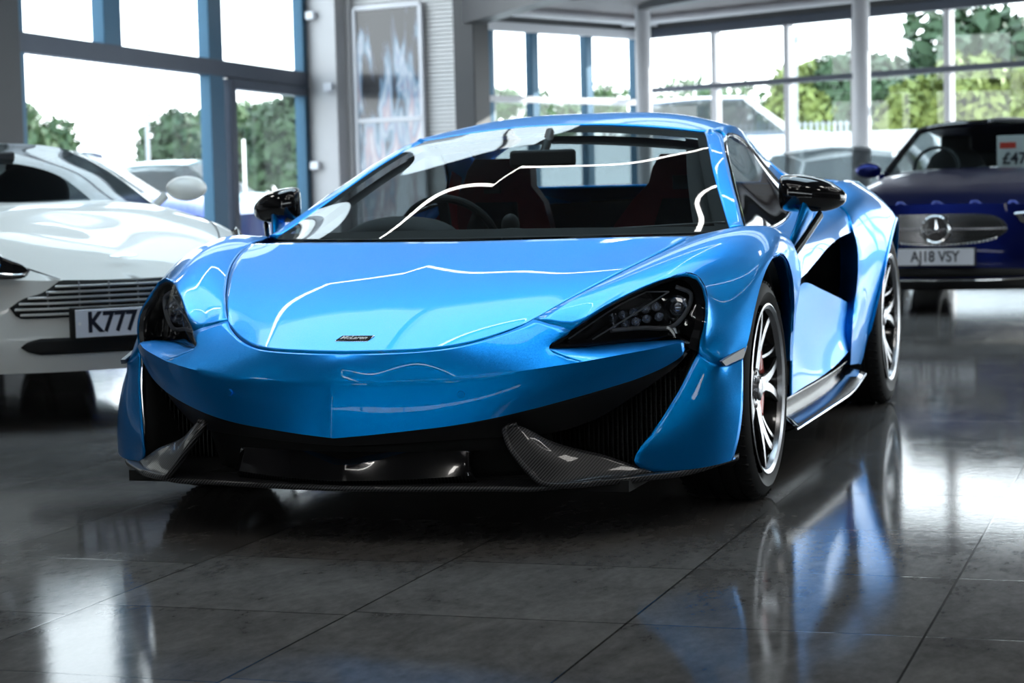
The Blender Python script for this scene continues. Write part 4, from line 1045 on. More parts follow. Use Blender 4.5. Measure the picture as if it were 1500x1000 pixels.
    # windscreen pillar and mirror
cw = [(0, .50, 1.00), (.3, .53, .995), (.55, .62, .985), (.70, .74, .965)]
hm = [(0, 1.22, 1.345), (.3, 1.25, 1.335), (.48, 1.30, 1.315), (.575, 1.35, 1.29)]
Gwm = patch([cw, [(0, .86, 1.18), (.3, .89, 1.17), (.53, .95, 1.15), (.645, 1.02, 1.12)], hm], 24, 16)
MB().grid(Gwm).mirror().build('windscreen', glass('clear_windscreen', (.72, .78, .78), .06), mc, (0, 2, .6))
m = MB().tube(Gwm[:, -1], .026, 8)
hd = [tuple(p) for p in Gwm[-1]]; m.tube([(-x, y, z) for x, y, z in hd[::-1]]+hd[1:], .024, 8); m.tube([(-p[0], p[1], p[2]) for p in Gwm[:, -1]], .026, 8)
m.build('windscreen_frame', GLOSSB, mc)
MB().grid(np.array([[(x, y-.01, z-.02) for x, y, z in [(-.7, .74, .965)]+[(-x, y, z) for x, y, z in cw[::-1]]+cw], [(x, y-.16, z-.06) for x, y, z in [(-.7, .74, .965)]+[(-x, y, z) for x, y, z in cw[::-1]]+cw]])).build('cowl', MATB, mc, thick=.01)
for sx in (1, -1):
    p = PM.V(1272, 250, x=-.93)
    mm = MB().ell((.93, p[1], p[2]), (.105, .06, .062), 20, 14); mm.tube([(.86, p[1]+.02, p[2]-.05), (.80, p[1]+.05, .95)], [(.02, .03), (.015, .03)], 8)
    if sx < 0: mm.flipx()
    mm.build('door_mirror', NAVY, mc, None)
    for y0 in (0, 2.84): side_wheel(mc, sx*.80, y0, .335, .24, .235, 5); MB().lathe([(0, .34), (0, .375)], 40, 'x', (sx*.908, y0, .335)).build('wheel_arch', MATB, mc, None, thick=.02)
for x0 in (-.37, .37):
    MB().ell((x0, 1.75, .98), (.24, .09, .20), 20, 14).box((x0, 1.78, 1.19), (.24, .09, .15)).build('seat', LEATH, mc, bevel=.03)
for x0 in (-.3, .3): MB().box((x0, 2.75, 1.08), (.24, .07, .14)).build('rear_headrest', LEATH, mc, bevel=.03)
MB().tube([(-.37+.17*math.cos(t), .98+.05*math.sin(t), 1.0+.16*math.sin(t)) for t in np.linspace(0, 2*PI, 30)], .014, 8, caps=False).build('steering_wheel', LEATH, mc)
MB().grid(patch([[(0, .62, .97), (.68, .78, .955)], [(0, 1.02, .985), (.68, 1.02, .96)], [(0, 1.12, .85), (.68, 1.1, .85)]], 10, 8)).mirror().build('dashboard', LEATH, mc, None, thick=.01)
st_ = patch([[(0, 1.24, 1.362), (.3, 1.27, 1.352), (.48, 1.32, 1.332), (.575, 1.37, 1.305)], [(0, 1.9, 1.40), (.3, 1.9, 1.39), (.5, 1.9, 1.36), (.60, 1.9, 1.30)], [(0, 2.5, 1.35), (.3, 2.5, 1.34), (.48, 2.5, 1.30), (.60, 2.5, 1.22)], [(0, 3.05, 1.04), (.3, 3.05, 1.04), (.5, 3.0, 1.03), (.66, 2.95, 1.01)]], 18, 20)
MB().grid(st_).mirror().build('soft_top', SATB, mc, (0, 2, .8), thick=.012)
for sx in (1, -1):
    m = MB().grid(patch([[(.70, .80, .965), (.71, 1.6, .985), (.69, 2.6, 1.0)], [(.60, 1.36, 1.285), (.61, 1.9, 1.29), (.66, 2.5, 1.20)]], 16, 8))
    if sx < 0: m.flipx()
    m.build('side_window', SDG, mc, (0, 2, .8))
# price board behind the windscreen
pb = thing('price_board', 'white price board with red strip standing behind the dark blue convertible windscreen', 'sign')
q = [PM.V(1457, 262, y=.95), PM.V(1457, 205, y=1.12)]
cx_ = PM.V(1500, 235, y=1.05)
W_ = MAT_ = mat('board_white', (.62, .64, .63), 0, .5, noise=(10, .03))
pb.location = tuple(PM.o+PM.X*cx_[0]+PM.Y*1.06+np.array([0, 0, (q[0][2]+q[1][2])/2+.03])); pb.rotation_euler = (0, 0, ang)
wB = 2*abs(cx_[0]-q[0][0]); hB = abs(q[1][2]-q[0][2])
MB().box((0, 0, 0), (wB, .01, hB)).build('board', W_, pb, bevel=.003)
MB().box((-.12, -.007, hB*.25), (.12, .003, .045)).build('red_strip', mat('strip_red', (.6, .04, .02), 0, .5, noise=(10, .03)), pb)
text('price_lettering', '£47', .12, MATS['plate_ink'], pb, (-wB/2+.13, -.008, -hB*.10), (PI/2, 0, 0), .001, 1., 0, .003)
# ------------------------------------------------------------------ showroom
WALLM = mat('painted_wall', (.46, .45, .46), 0, .7, noise=(3, .05), bump=(60, .1, .002))
DARKW = mat('dark_cladding', (.028, .028, .032), 0, .5, noise=(4, .15))
CEILM = mat('ceiling_panel', (.05, .05, .053), 0, .8, noise=(2, .1))
SOFF = mat('ribbed_soffit', (.14, .12, .128), 0, .6, noise=(2, .05))
FRAMEB = mat('blue_grey_frame', (.03, .10, .17), .3, .4, noise=(5, .08))
FRAMED = mat('dark_frame', (.05, .06, .085), .3, .45, noise=(5, .1))
FRAMEW = mat('white_frame', (.62, .62, .66), 0, .4, noise=(5, .04))
ROOFP = glass('roof_glass', (.62, .69, .71), .06)
PANE = glass('window_glass', (.90, .96, .98), .06)
SHUT = mat('shutter_slats', (.75, .74, .74), .0, .45, noise=(4, .06))
FILL_LAMP = mat('fill_lamp_diffuser', (.9, .9, .9), 0, .5, emit=(1, .97, .92), emit_s=12.)
STRIP = mat('led_strip', (.9, .9, .9), 0, .5, emit=(1, .98, .95), emit_s=15.)
BLACKF = mat('lamp_housing', (.03, .03, .03), 0, .5, noise=(10, .1))

def floor_material():
    m = bpy.data.materials.new('slate_floor_tiles'); m.use_nodes = True; nt = m.node_tree; b = nt.nodes['Principled BSDF']; L = nt.links
    tc = nt.nodes.new('ShaderNodeTexCoord'); sp = nt.nodes.new('ShaderNodeSeparateXYZ'); L.new(tc.outputs['Object'], sp.inputs[0])
    def M(op, a, b_=None, c=None):
        q = nt.nodes.new('ShaderNodeMath'); q.operation = op
        for i, w in enumerate((a, b_, c)):
            if w is None: continue
            if isinstance(w, (int, float)): q.inputs[i].default_value = w
            else: L.new(w, q.inputs[i])
        return q.outputs[0]
    T = .621
    x = M('DIVIDE', M('SUBTRACT', sp.outputs[0], 1.597), T); ci = M('FLOOR', x)
    off = M('MULTIPLY', M('FRACT', M('MULTIPLY', M('ABSOLUTE', ci), .37)), .5)
    y = M('ADD', M('DIVIDE', M('SUBTRACT', sp.outputs[1], .122), .632), M('MULTIPLY', off, M('LESS_THAN', ci, -2.5)))
    ri = M('FLOOR', y)
    fx = M('FRACT', x); fy = M('FRACT', y)
    ex = M('MULTIPLY', M('MINIMUM', fx, M('SUBTRACT', 1., fx)), T); ey = M('MULTIPLY', M('MINIMUM', fy, M('SUBTRACT', 1., fy)), .632)
    e = M('MINIMUM', ex, ey)
    joint = nt.nodes.new('ShaderNodeMapRange'); joint.inputs[1].default_value = .0016; joint.inputs[2].default_value = .0034; L.new(e, joint.inputs[0])
    cb = nt.nodes.new('ShaderNodeCombineXYZ'); L.new(ci, cb.inputs[0]); L.new(ri, cb.inputs[1])
    wn = nt.nodes.new('ShaderNodeTexWhiteNoise'); L.new(cb.outputs[0], wn.inputs['Vector'])
    vm = nt.nodes.new('ShaderNodeVectorMath'); vm.operation = 'MULTIPLY_ADD'; vm.inputs[1].default_value = (9, 9, 9); L.new(wn.outputs['Color'], vm.inputs[0]); L.new(tc.outputs['Object'], vm.inputs[2])
    mp = nt.nodes.new('ShaderNodeMapping'); mp.inputs['Scale'].default_value = (1.6, .8, 1); mp.inputs['Rotation'].default_value = (0, 0, .5); L.new(vm.outputs[0], mp.inputs[0])
    n1 = nt.nodes.new('ShaderNodeTexNoise'); n1.inputs['Scale'].default_value = 3.6; n1.inputs['Detail'].default_value = 9; n1.inputs['Roughness'].default_value = .68; n1.inputs['Distortion'].default_value = .6; L.new(mp.outputs[0], n1.inputs['Vector'])
    n2 = nt.nodes.new('ShaderNodeTexNoise'); n2.inputs['Scale'].default_value = 26; n2.inputs['Detail'].default_value = 6; n2.inputs['Roughness'].default_value = .7; L.new(mp.outputs[0], n2.inputs['Vector'])
    f = M('ADD', M('MULTIPLY', n1.outputs['Fac'], .62), M('MULTIPLY', n2.outputs['Fac'], .38))
    rp = nt.nodes.new('ShaderNodeValToRGB'); rp.color_ramp.elements[0].position = .30; rp.color_ramp.elements[1].position = .72
    rp.color_ramp.elements[0].color = (.062, .060, .059, 1); rp.color_ramp.elements[1].color = (.20, .192, .184, 1); L.new(f, rp.inputs[0])
    tv = M('MULTIPLY_ADD', wn.outputs['Value'], .22, .89)
    sc = nt.nodes.new('ShaderNodeVectorMath'); sc.operation = 'SCALE'; L.new(rp.outputs[0], sc.inputs[0]); L.new(M('MULTIPLY', tv, M('MULTIPLY_ADD', joint.outputs[0], .85, .15)), sc.inputs['Scale'])
    L.new(sc.outputs[0], b.inputs['Base Color'])
    rr = nt.nodes.new('ShaderNodeMapRange'); rr.inputs[1].default_value = .35; rr.inputs[2].default_value = .7; rr.inputs[3].default_value = .035; rr.inputs[4].default_value = .10; L.new(f, rr.inputs[0])
    L.new(rr.outputs[0], b.inputs['Roughness'])
    b.inputs['Specular IOR Level'].default_value = .07
    bp = nt.nodes.new('ShaderNodeBump'); bp.inputs['Strength'].default_value = .05; bp.inputs['Distance'].default_value = .003
    L.new(M('MULTIPLY', n2.outputs['Fac'], joint.outputs[0]), bp.inputs['Height']); L.new(bp.outputs[0], b.inputs['Normal'])
    return m

def struct(name, mb, m, **k):
    o = mb.build(name, m, None, **k); o['kind'] = 'structure'; return o

LB = CV(-2.18, 23.6, 0)         # far end of the left glazing
LA = CV(-3.97, 16.6, 0)
dirL = np.array(LB)-np.array(LA); dirL /= np.linalg.norm(dirL)
SC = CV(-.22, 22.35, 0)         # shutter wall meets the rear glazing
C1 = CV(1.56, 24.4, 0)          # corner of the two rear facets
C2d = np.array(CV(5.07, 20.5, 0))-np.array(C1); C2d /= np.linalg.norm(C2d)
LFRONT = tuple(np.array(LA)-dirL*20.0)
R2 = tuple(np.array(C1)+C2d*16.5)
poly = [LFRONT, LB, SC, C1, R2, (R2[0], -12., 0), (LFRONT[0], -12., 0)]
fl = MB(); fl.prism([(p[0]+(-.3 if i in (0, 1, 6) else 0), p[1], 0) for i, p in enumerate(poly)], (0, 0, -.12))
struct('floor', fl, floor_material())

def glazing(name, a, b, z0, z1, us, zs, fm, fw=.07, panes=True, depth=.10, bottom=.10, fm2=None):
    """framed glass wall from a to b with uprights at distances us and rails at heights zs"""
    a = np.array(a, float); b = np.array(b, float); L = np.linalg.norm(b-a); d = (b-a)/L; yaw = math.atan2(d[1], d[0])
    r = Matrix.Rotation(yaw, 3, 'Z')
    o = thing(name, kind='structure'); fr = MB()
    for u in us:
        zl = u[2] if isinstance(u, tuple) and len(u) > 2 else z0; w = fw if not isinstance(u, tuple) else u[1]; u = u if not isinstance(u, tuple) else u[0]
        p = a+d*u; fr.box((p[0], p[1], (zl+z1)/2), (w, depth, z1-zl), rot=r)
    c = (a+b)/2
    fr.build('window_frame', fm, o, bevel=.006)
    fr = MB()
    for z, h in zs: fr.box((c[0], c[1], z), (L, depth*1.1, h), rot=r)
    fr.build('window_rail', fm2 or fm, o, bevel=.006)
    if panes:
        q = MB(); n = np.array([-d[1], d[0], 0])*.0
        q.add([(a[0], a[1], z0), (b[0], b[1], z0), (b[0], b[1], z1), (a[0], a[1], z1)], [(0, 1, 2, 3)]); q.build('window_pane', PANE, o)
    return o

def UL(px):     # distance along the left glazing of a thing seen at this column
    d = np.array(V(px, 290, z=.9)); c = CAM[:2]; r = d[:2]-c; r /= np.linalg.norm(r); m = np.array([[dirL[0], -r[0]], [dirL[1], -r[1]]])
    t = np.linalg.solve(m, c-np.array(LFRONT)[:2]); return float(t[0])
def seg_wall(name, a, b, z0, z1, t, m, back=0.):
    a = np.array(a, float); b = np.array(b, float); L = np.linalg.norm(b-a); d = (b-a)/L; n = np.array([-d[1], d[0], 0]); c = (a+b)/2+n*(t/2+back)
    return struct(name, MB().box((c[0], c[1], (z0+z1)/2), (L, t, z1-z0), rot=Matrix.Rotation(math.atan2(d[1], d[0]), 3, 'Z')), m)
LLEN = float(np.linalg.norm(np.array(LB)-np.array(LFRONT)))
ups = [(UL(166), .36, 2.2), (UL(316), .36), (UL(456), .55), (UL(28), .16)]
step = UL(316)-UL(166)
k = UL(28)-step
LMID = tuple(np.array(LFRONT)+dirL*UL(24)); u24 = UL(24)
seg_wall('wall_left', LFRONT, LMID, 0, 4.6, .2, DARKW)
ups = [(q_[0]-u24,)+tuple(q_[1:]) for q_ in ups]
glazing('window_1', LMID, LB, 0.05, 4.5, ups, [(.10, .12), (2.20, .16), (4.45, .12)], FRAMEB, depth=.12, fm2=FRAMED)
# glazed door within it
ua, ub = UL(338), UL(452)
da = np.array(LFRONT)+dirL*ua; db_ = np.array(LFRONT)+dirL*ub
dr = thing('door_1', kind='structure'); q = MB(); yawL = math.atan2(dirL[1], dirL[0]); rL = Matrix.Rotation(yawL, 3, 'Z')
for p, w in ((da, .16), (db_, .16)): q.box((p[0], p[1], 1.05), (w, .14, 2.1), rot=rL)
for z, h in ((.12, .22), (2.06, .10)): q.box(((da+db_)[0]/2, (da+db_)[1]/2, z), (ub-ua, .14, h), rot=rL)
q.build('door_frame', FRAMED, dr, bevel=.005)
q = MB(); p = da+dirL*.16; q.tube([(p[0]+.1, p[1], .8), (p[0]+.1, p[1], 1.5)], .016, 8); q.build('door_handle', CHROME, dr)

# pillar after the glazing, shutter wall
LBv, SCv = np.array(LB), np.array(SC); dS = (SCv-LBv)/np.linalg.norm(SCv-LBv); LS = float(np.linalg.norm(SCv-LBv)); nS = np.array([-dS[1], dS[0], 0])
yS_ = math.atan2(dS[1], dS[0]); rS = Matrix.Rotation(yS_, 3, 'Z')
def US(px):
    d = np.array(V(px, 290, z=.9)); c = CAM[:2]; r = d[:2]-c; r /= np.linalg.norm(r); m = np.array([[dS[0], -r[0]], [dS[1], -r[1]]])
    return float(np.linalg.solve(m, c-LBv[:2])[0])
seg_wall('wall_back', LB, SC, 0, 4.6, .2, WALLM)
def on_back(px, w, z0, z1, name, m, t=.06, **k):
    u = US(px); p = LBv+dS*u-nS*(t/2+.002); return MB().box((p[0], p[1], (z0+z1)/2), (w, t, z1-z0), rot=rS)
u0, u1 = US(524), US(690)
sh = thing('roller_shutter', 'white slatted roller shutter on the back wall beside the left glazing', 'shutter')
q = MB(); nsl = 96
for i in range(nsl):
    z = .05+i*.045; c = LBv+dS*((u0+u1)/2)-nS*.03
    q.box((c[0], c[1], z+.015), (u1-u0, .03, .030), rot=rS)
q.build('slats', SHUT, sh, bevel=.003)
q = MB()
for u in (u0, u1): c = LBv+dS*u-nS*.06; q.box((c[0], c[1], 2.0), (.10, .12, 4.0), rot=rS)
q.build('guide_rail', WALLM, sh, bevel=.004)
# glazed door/window panel hung in the shutter wall, its reflections painted into the colour
pu0, pu1 = US(535), US(631); c = LBv+dS*((pu0+pu1)/2)-nS*.10
pd = thing('glazed_panel', 'tall glossy glazed panel with painted coloured reflections, mounted on the white shutter', 'panel')
q = MB(); zt_ = 2.96
for u in (pu0, pu1): e = LBv+dS*u-nS*.10; q.box((e[0], e[1], (zt_+.25)/2), (.05, .05, zt_-.25), rot=rS)
for z in (.25, 1.72, zt_): q.box((c[0], c[1], z), (pu1-pu0, .05, .05), rot=rS)
q.build('panel_frame', FRAMEW, pd, bevel=.004)
def painted_reflection_mat():  # pane reflections painted as noise over a dark-to-pale gradient
    m = mat('painted_reflections', (.3, .3, .35), 0, .25, .5, .05); nt = m.node_tree; b = nt.nodes['Principled BSDF']
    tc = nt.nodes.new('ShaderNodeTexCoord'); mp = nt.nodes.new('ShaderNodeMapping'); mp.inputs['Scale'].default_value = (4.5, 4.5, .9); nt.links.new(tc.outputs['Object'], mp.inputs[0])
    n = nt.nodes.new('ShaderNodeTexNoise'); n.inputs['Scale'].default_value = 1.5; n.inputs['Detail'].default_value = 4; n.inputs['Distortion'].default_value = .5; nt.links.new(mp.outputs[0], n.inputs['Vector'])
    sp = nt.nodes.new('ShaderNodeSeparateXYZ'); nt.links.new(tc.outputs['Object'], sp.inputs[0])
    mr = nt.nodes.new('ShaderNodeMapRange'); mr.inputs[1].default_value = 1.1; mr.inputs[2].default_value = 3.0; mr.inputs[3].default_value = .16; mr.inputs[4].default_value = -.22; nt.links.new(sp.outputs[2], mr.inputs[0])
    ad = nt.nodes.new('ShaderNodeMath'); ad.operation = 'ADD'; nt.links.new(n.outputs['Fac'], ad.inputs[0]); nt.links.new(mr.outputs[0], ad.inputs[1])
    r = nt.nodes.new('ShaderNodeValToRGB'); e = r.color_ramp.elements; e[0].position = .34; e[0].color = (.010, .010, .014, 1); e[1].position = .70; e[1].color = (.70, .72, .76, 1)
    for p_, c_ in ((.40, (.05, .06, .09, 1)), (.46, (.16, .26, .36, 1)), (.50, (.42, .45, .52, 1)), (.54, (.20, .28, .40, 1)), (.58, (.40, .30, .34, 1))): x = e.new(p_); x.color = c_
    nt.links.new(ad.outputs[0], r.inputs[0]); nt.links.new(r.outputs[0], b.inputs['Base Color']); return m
MB().box((c[0], c[1], (zt_+.25)/2), (pu1-pu0-.04, .02, zt_-.29), rot=rS).build('panel_face', painted_reflection_mat(), pd)
# columns flanking the shutter
for i, (px, w, m_) in enumerate(((497, .50, WALLM), (708, .26, DARKW))):
    u = US(px); c = LBv+dS*u-nS*.16
    struct('trim_%d' % (i+1), MB().box((c[0], c[1], 2.3), (w, .30, 4.6), rot=rS), m_, bevel=.01)
for i, (px, z_) in enumerate(((492, 2.9), (492, 1.24), (515, 2.1))):
    u = US(px); c = LBv+dS*u-nS*.36
    tag(MB().box((c[0], c[1], z_), (.12, .06, .09), rot=rS).build('wall_socket', FRAMEW, None, bevel=.01), ['white junction box high on the grey pillar beside the glazing', 'lower white junction box on the grey pillar beside the glazing', 'white bracket on the shutter guide beside the grey pillar'][i], 'box')
# rear glazing facets
def UF(a, d, px):
    w = np.array(V(px, 290, z=.9)); c = CAM[:2]; r = w[:2]-c; r /= np.linalg.norm(r); m = np.array([[d[0], -r[0]], [d[1], -r[1]]])
    return float(np.linalg.solve(m, c-np.array(a)[:2])[0])
C1v = np.array(C1); d1v = (C1v-SCv)/np.linalg.norm(C1v-SCv)
glazing('window_2', SC, C1, .05, 2.70, [.05, (UF(SC, d1v, 784), .12), (UF(SC, d1v, 863), .12), (UF(SC, d1v, 934), .12)], [(.1, .2), (1.90, .07), (2.68, .10)], FRAMEB, depth=.10, fm2=FRAMEW)
u2 = [UF(C1, C2d, px) for px in (1052, 1158, 1256, 1392)]
ex = [u2[-1]+(i+1)*2.0 for i in range(6) if u2[-1]+(i+1)*2.0 < 16.3]
glazing('window_3', C1, R2, .05, 2.70, [.06]+u2+ex, [(.1, .2), (2.03, .06), (2.68, .10)], FRAMEW, depth=.10, fm2=FRAMED)
# round columns just inside the rear glazing
for i, (px, dep, r) in enumerate(((951, 22.6, .085), (1268, 20.3, .085))):
    lat = (px-750)/FPX*dep; p = CV(lat, dep, 0)
    struct('trim_%d' % (i+5), MB().lathe([(0, r), (2.9, r)], 24, 'z', (p[0], p[1], 0)), FRAMEW)
def W0(px, dep, z): return CV((px-750)/FPX*dep, dep, z)
# bulkhead above the rear glazing, soffit, fascia
def strip(a, b, z0, z1, t, back=0.):
    a = np.array(a, float); b = np.array(b, float); L = np.linalg.norm(b-a); d = (b-a)/L; n = np.array([-d[1], d[0], 0]); c = (a+b)/2+n*back
    return MB().box((c[0], c[1], (z0+z1)/2), (L, t, z1-z0), rot=Matrix.Rotation(math.atan2(d[1], d[0]), 3, 'Z'))
q = strip(SC, C1, 2.73, 4.6, .14); r_ = strip(C1, R2, 2.73, 4.6, .14); q.add(r_.v, r_.f)
struct('wall_rear', q, DARKW)
q = MB().beam(W0(690, 22.6, 3.0), W0(985, 16.6, 2.95), .25, .62); struct('trim_12', q, DARKW)
q = MB().beam(W0(958, 22.4, 3.06), W0(1320, 15.2, 2.72), .2, .5); struct('trim_13', q, DARKW)
n2v = np.array([C2d[1], -C2d[0], 0]); n1v = np.array([d1v[1], -d1v[0], 0])
inner = [tuple(SCv+np.array([0, 0, 2.86])), tuple(C1v+np.array([0, 0, 2.86])), (R2[0], R2[1], 2.86), tuple(np.array(R2)+n2v*2.6+np.array([0, 0, 2.98])), tuple(C1v+n2v*2.6+n1v*.3+np.array([0, 0, 2.98])), tuple(SCv+n1v*1.6+np.array([0, 0, 2.98]))]
q = MB().prism(inner, (0, 0, .08))
so = struct('ceiling_soffit', q, SOFF)
q = MB()
for k in range(34):
    a = C1v+C2d*(k*.48)+np.array([0, 0, 2.855]); q.beam(tuple(a), tuple(a+n2v*2.5+np.array([0, 0, .11])), .05, .03)
struct('trim_9', q, SOFF)
q = MB(); pts = inner[3:6]
for a, b in zip(pts[:-1], pts[1:]): q.beam(a, b, .18, .20)
struct('trim_10', q, DARKW)
q = MB()
for a, b, nn in ((SCv, C1v, n1v), (C1v, np.array(R2), n2v)):
    q.tube([tuple(a+nn*.35+np.array([0, 0, 2.80])), tuple(b+nn*.35+np.array([0, 0, 2.80]))], .045, 10)
struct('trim_11', q, FRAMEW)
# remaining walls, mostly glass, behind and right of the camera
struct('wall_right_lower', MB().box((R2[0], -3.5, 1.4), (.2, 17.0, 2.8)), DARKW)
glazing('window_4', (R2[0], R2[1], 0), (R2[0], 5, 0), .05, 2.8, [i*1.7 for i in range(4)], [(.1, .2), (1.2, .06), (2.76, .1)], FRAMED, depth=.12)
glazing('window_5', (R2[0], -12, 0), (LFRONT[0], -12, 0), 1.6, 2.3, [i*2.4 for i in range(7)], [(1.65, .1), (2.25, .1)], FRAMED, depth=.12)
struct('wall_front_lower', MB().box(((R2[0]+LFRONT[0])/2, -12, .8), (R2[0]-LFRONT[0], .2, 1.6)), DARKW)
struct('wall_right', MB().box((R2[0], (R2[1]-12)/2, 3.7), (.2, R2[1]+12, 1.8)), WALLM)
struct('wall_front', MB().box(((R2[0]+LFRONT[0])/2, -12, 3.45), (R2[0]-LFRONT[0], .2, 2.3)), DARKW)
u = UL(4); p = np.array(LFRONT)+dirL*u
struct('trim_3', MB().box((p[0]+.02, p[1], 2.3), (.5, .12, 4.6), rot=rL), DARKW, bevel=.01)

# ceiling with two roof lights
X0, X1, Y0, Y1 = -7.6, R2[0]+.2, -12.2, 18.4
RL = ROOFLIGHTS
q = MB(); ys = sorted({Y0, Y1}|{v for r in RL for v in (r[2], r[3])}); xs_ = sorted({X0, X1}|{v for r in RL for v in (r[0], r[1])})
for i in range(len(xs_)-1):
    for j in range(len(ys)-1):
        cx, cy = (xs_[i]+xs_[i+1])/2, (ys[j]+ys[j+1])/2
        if any(r[0] < cx < r[1] and r[2] < cy < r[3] for r in RL): continue
        q.box((cx, cy, 4.7), (xs_[i+1]-xs_[i], ys[j+1]-ys[j], .2))
struct('ceiling', q, CEILM)
for i, r in enumerate(RL):
    o = thing('window_%d' % (6+i), kind='structure'); q = MB()
    w, h = r[1]-r[0], r[3]-r[2]; cx, cy = (r[0]+r[1])/2, (r[2]+r[3])/2
    for x in np.arange(r[0], r[1]+.01, w/3): q.box((x, cy, 4.75), (.06, h, .14))
    for y in (r[2], cy, r[3]): q.box((cx, y, 4.75), (w, .06, .14))
    q.build('window_frame', FRAMEW, o); MB().add([(r[0], r[2], 4.78), (r[1], r[2], 4.78), (r[1], r[3], 4.78), (r[0], r[3], 4.78)], [(0, 1, 2, 3)]).build('window_pane', ROOFP, o)

# hanging rectangular light rings and ceiling panels added to brighten the floor
def ring_light(cx, cy, w, h, z, label):
    o = thing('pendant_light', label, 'ceiling light', (cx, cy, z), 0, 'rectangular light rings under the ceiling')
    q = MB(); g = MB()
    for a, b in (((-w/2, -h/2), (w/2, -h/2)), ((w/2, -h/2), (w/2, h/2)), ((w/2, h/2), (-w/2, h/2)), ((-w/2, h/2), (-w/2, -h/2))):
        q.beam((*a, .03), (*b, .03), .05, .06); g.beam((*a, -.006), (*b, -.006), .035, .012)
    for x in (-w/2, w/2):
        for y in (-h/2, h/2): q.tube([(x, y, .06), (x, y, 4.595-z)], .004, 5)
    q.build('light_housing', BLACKF, o); g.build('light_diffuser', STRIP, o); return o
for a in RINGS: ring_light(*a)
for i, (x, y) in enumerate(FILL_LIGHTS):
    o = thing('ceiling_fill_light', 'square white ceiling panel light added to brighten the showroom floor', 'ceiling light', (x, y, 4.58), 0, 'square fill lights added in the ceiling')
    MB().box((0, 0, 0), (.64, .64, .04)).build('light_housing', BLACKF, o, bevel=.004); MB().box((0, 0, -.022), (.58, .58, .006)).build('light_diffuser', FILL_LAMP, o)

# ------------------------------------------------------------------ outside
GRD = mat('sunlit_concrete', (.62, .62, .60), 0, .9, noise=(.6, .08))
o = MB().box((0, 5, -.17), (160, 160, .1)).build('ground', GRD); o['kind'] = 'structure'
# raised bank and white boundary wall behind the rear glazing
def W(px, dep, z=0.): return CV((px-750)/FPX*dep, dep, z)
a, b = W(930, 31), W(1560, 27)
d_ = Vector(b)-Vector(a); a = tuple(Vector(a)-d_*.6); b = tuple(Vector(b)+d_*.6)
bk = MB().beam((a[0], a[1], .8), (b[0], b[1], .8), .3, 1.6); tag(bk.build('boundary_wall', mat('white_render', (.8, .8, .8), 0, .8, noise=(2, .04)), None), 'low white rendered boundary wall beyond the rear glazing', 'wall', kind='thing')

def street_car(name, label, pos, ang, L, Wd, H, m, sedan=.0, group=None):
    s = L/4.4; hw = Wd/2; o = thing(name, label, 'car', pos, ang, group)
    zb = H*.62
    st = [[(hw*.85, -.80*s, .22), (hw*.93, -.76*s, .38), (hw*.93, -.72*s, .55), (hw*.80, -.72*s, zb-.22), (hw*.4, -.80*s, zb-.18), (0, -.84*s, zb-.17)],
          [(hw*.95, 0, .22), (hw, 0, .42), (hw, 0, zb-.22), (hw*.9, 0, zb-.06), (hw*.5, 0, zb), (0, 0, zb+.01)],
          [(hw*.95, .7*s, .22), (hw, .7*s, .42), (hw, .7*s, zb-.14), (hw*.92, .7*s, zb), (hw*.5, .65*s, zb+.06), (0, .6*s, zb+.07)],
          [(hw*.95, 2.3*s, .22), (hw, 2.3*s, .42), (hw, 2.3*s, zb-.12), (hw*.92, 2.3*s, zb+.03), (hw*.5, 2.3*s, zb+.06), (0, 2.3*s, zb+.07)],
          [(hw*.88, 3.45*s, .25), (hw*.93, 3.5*s, .42), (hw*.93, 3.52*s, zb-.12), (hw*.85, 3.5*s, zb), (hw*.4, 3.54*s, zb+.02), (0, 3.56*s, zb+.02)]]
    G = patch(st, 22, 34, w=.08); mb = MB().grid(G)
    mb.grid(np.array([G[0], np.array([[0, -.86*s, p[2]] for p in G[0]])])).grid(np.array([G[-1], np.array([[0, 3.58*s, p[2]] for p in G[-1]])]))
    mb.grid(patch([[(hw*.62, 1.45*s, H-.05), (hw*.66, 2.1*s, H-.04), (hw*.64, 2.9*s, H-.10)], [(hw*.3, 1.40*s, H), (hw*.3, 2.1*s, H+.01), (hw*.3, 3.0*s, H-.04)], [(0, 1.38*s, H+.01), (0, 2.1*s, H+.02), (0, 3.02*s, H-.03)]], 14, 8)).mirror()
    mb.build('body_shell', m, o, (0, 1.3, .6), merge=.003)
    g = MB()
    g.grid(patch([[(0, .62*s, zb+.06), (hw*.8, .78*s, zb+.02)], [(0, 1.38*s, H), (hw*.62, 1.45*s, H-.06)]], 10, 6, fair=False))
    g.grid(patch([[(hw*.9, .80*s, zb), (hw*.92, 2.2*s, zb+.02), (hw*.86, 3.3*s, zb+.02)], [(hw*.64, 1.45*s, H-.06), (hw*.67, 2.1*s, H-.05), (hw*.65, 2.9*s, H-.11)]], 16, 6, fair=False))
    g.grid(patch([[(0, 3.4*s, zb+.06), (hw*.8, 3.32*s, zb+.03)], [(0, 3.02*s, H-.05), (hw*.62, 2.9*s, H-.11)]], 10, 6, fair=False)).mirror()
    g.build('window_glass', SDG, o, (0, 1.8, .6))
    for x in (-1, 1):
        for y in (0, 2.65*s): side_wheel(o, x*(hw-.10), y, .33, .23, .22, 6)
    return o
SILV = paint('silver_metallic_paint', (.50, .52, .54), .6, .3, .05); VIO = paint('indigo_metallic_paint', (.03, .06, .28), .5, .3, .05)
TEAL = paint('pale_teal_paint', (.30, .50, .56), .2, .35, .03); SUVB = paint('mid_blue_paint', (.03, .11, .30), .4, .3, .05); WHT2 = mat('white_car_paint', (.8, .8, .8), 0, .35, 1., .03)
def place(px, dep, z=0.): return W(px, dep, z)
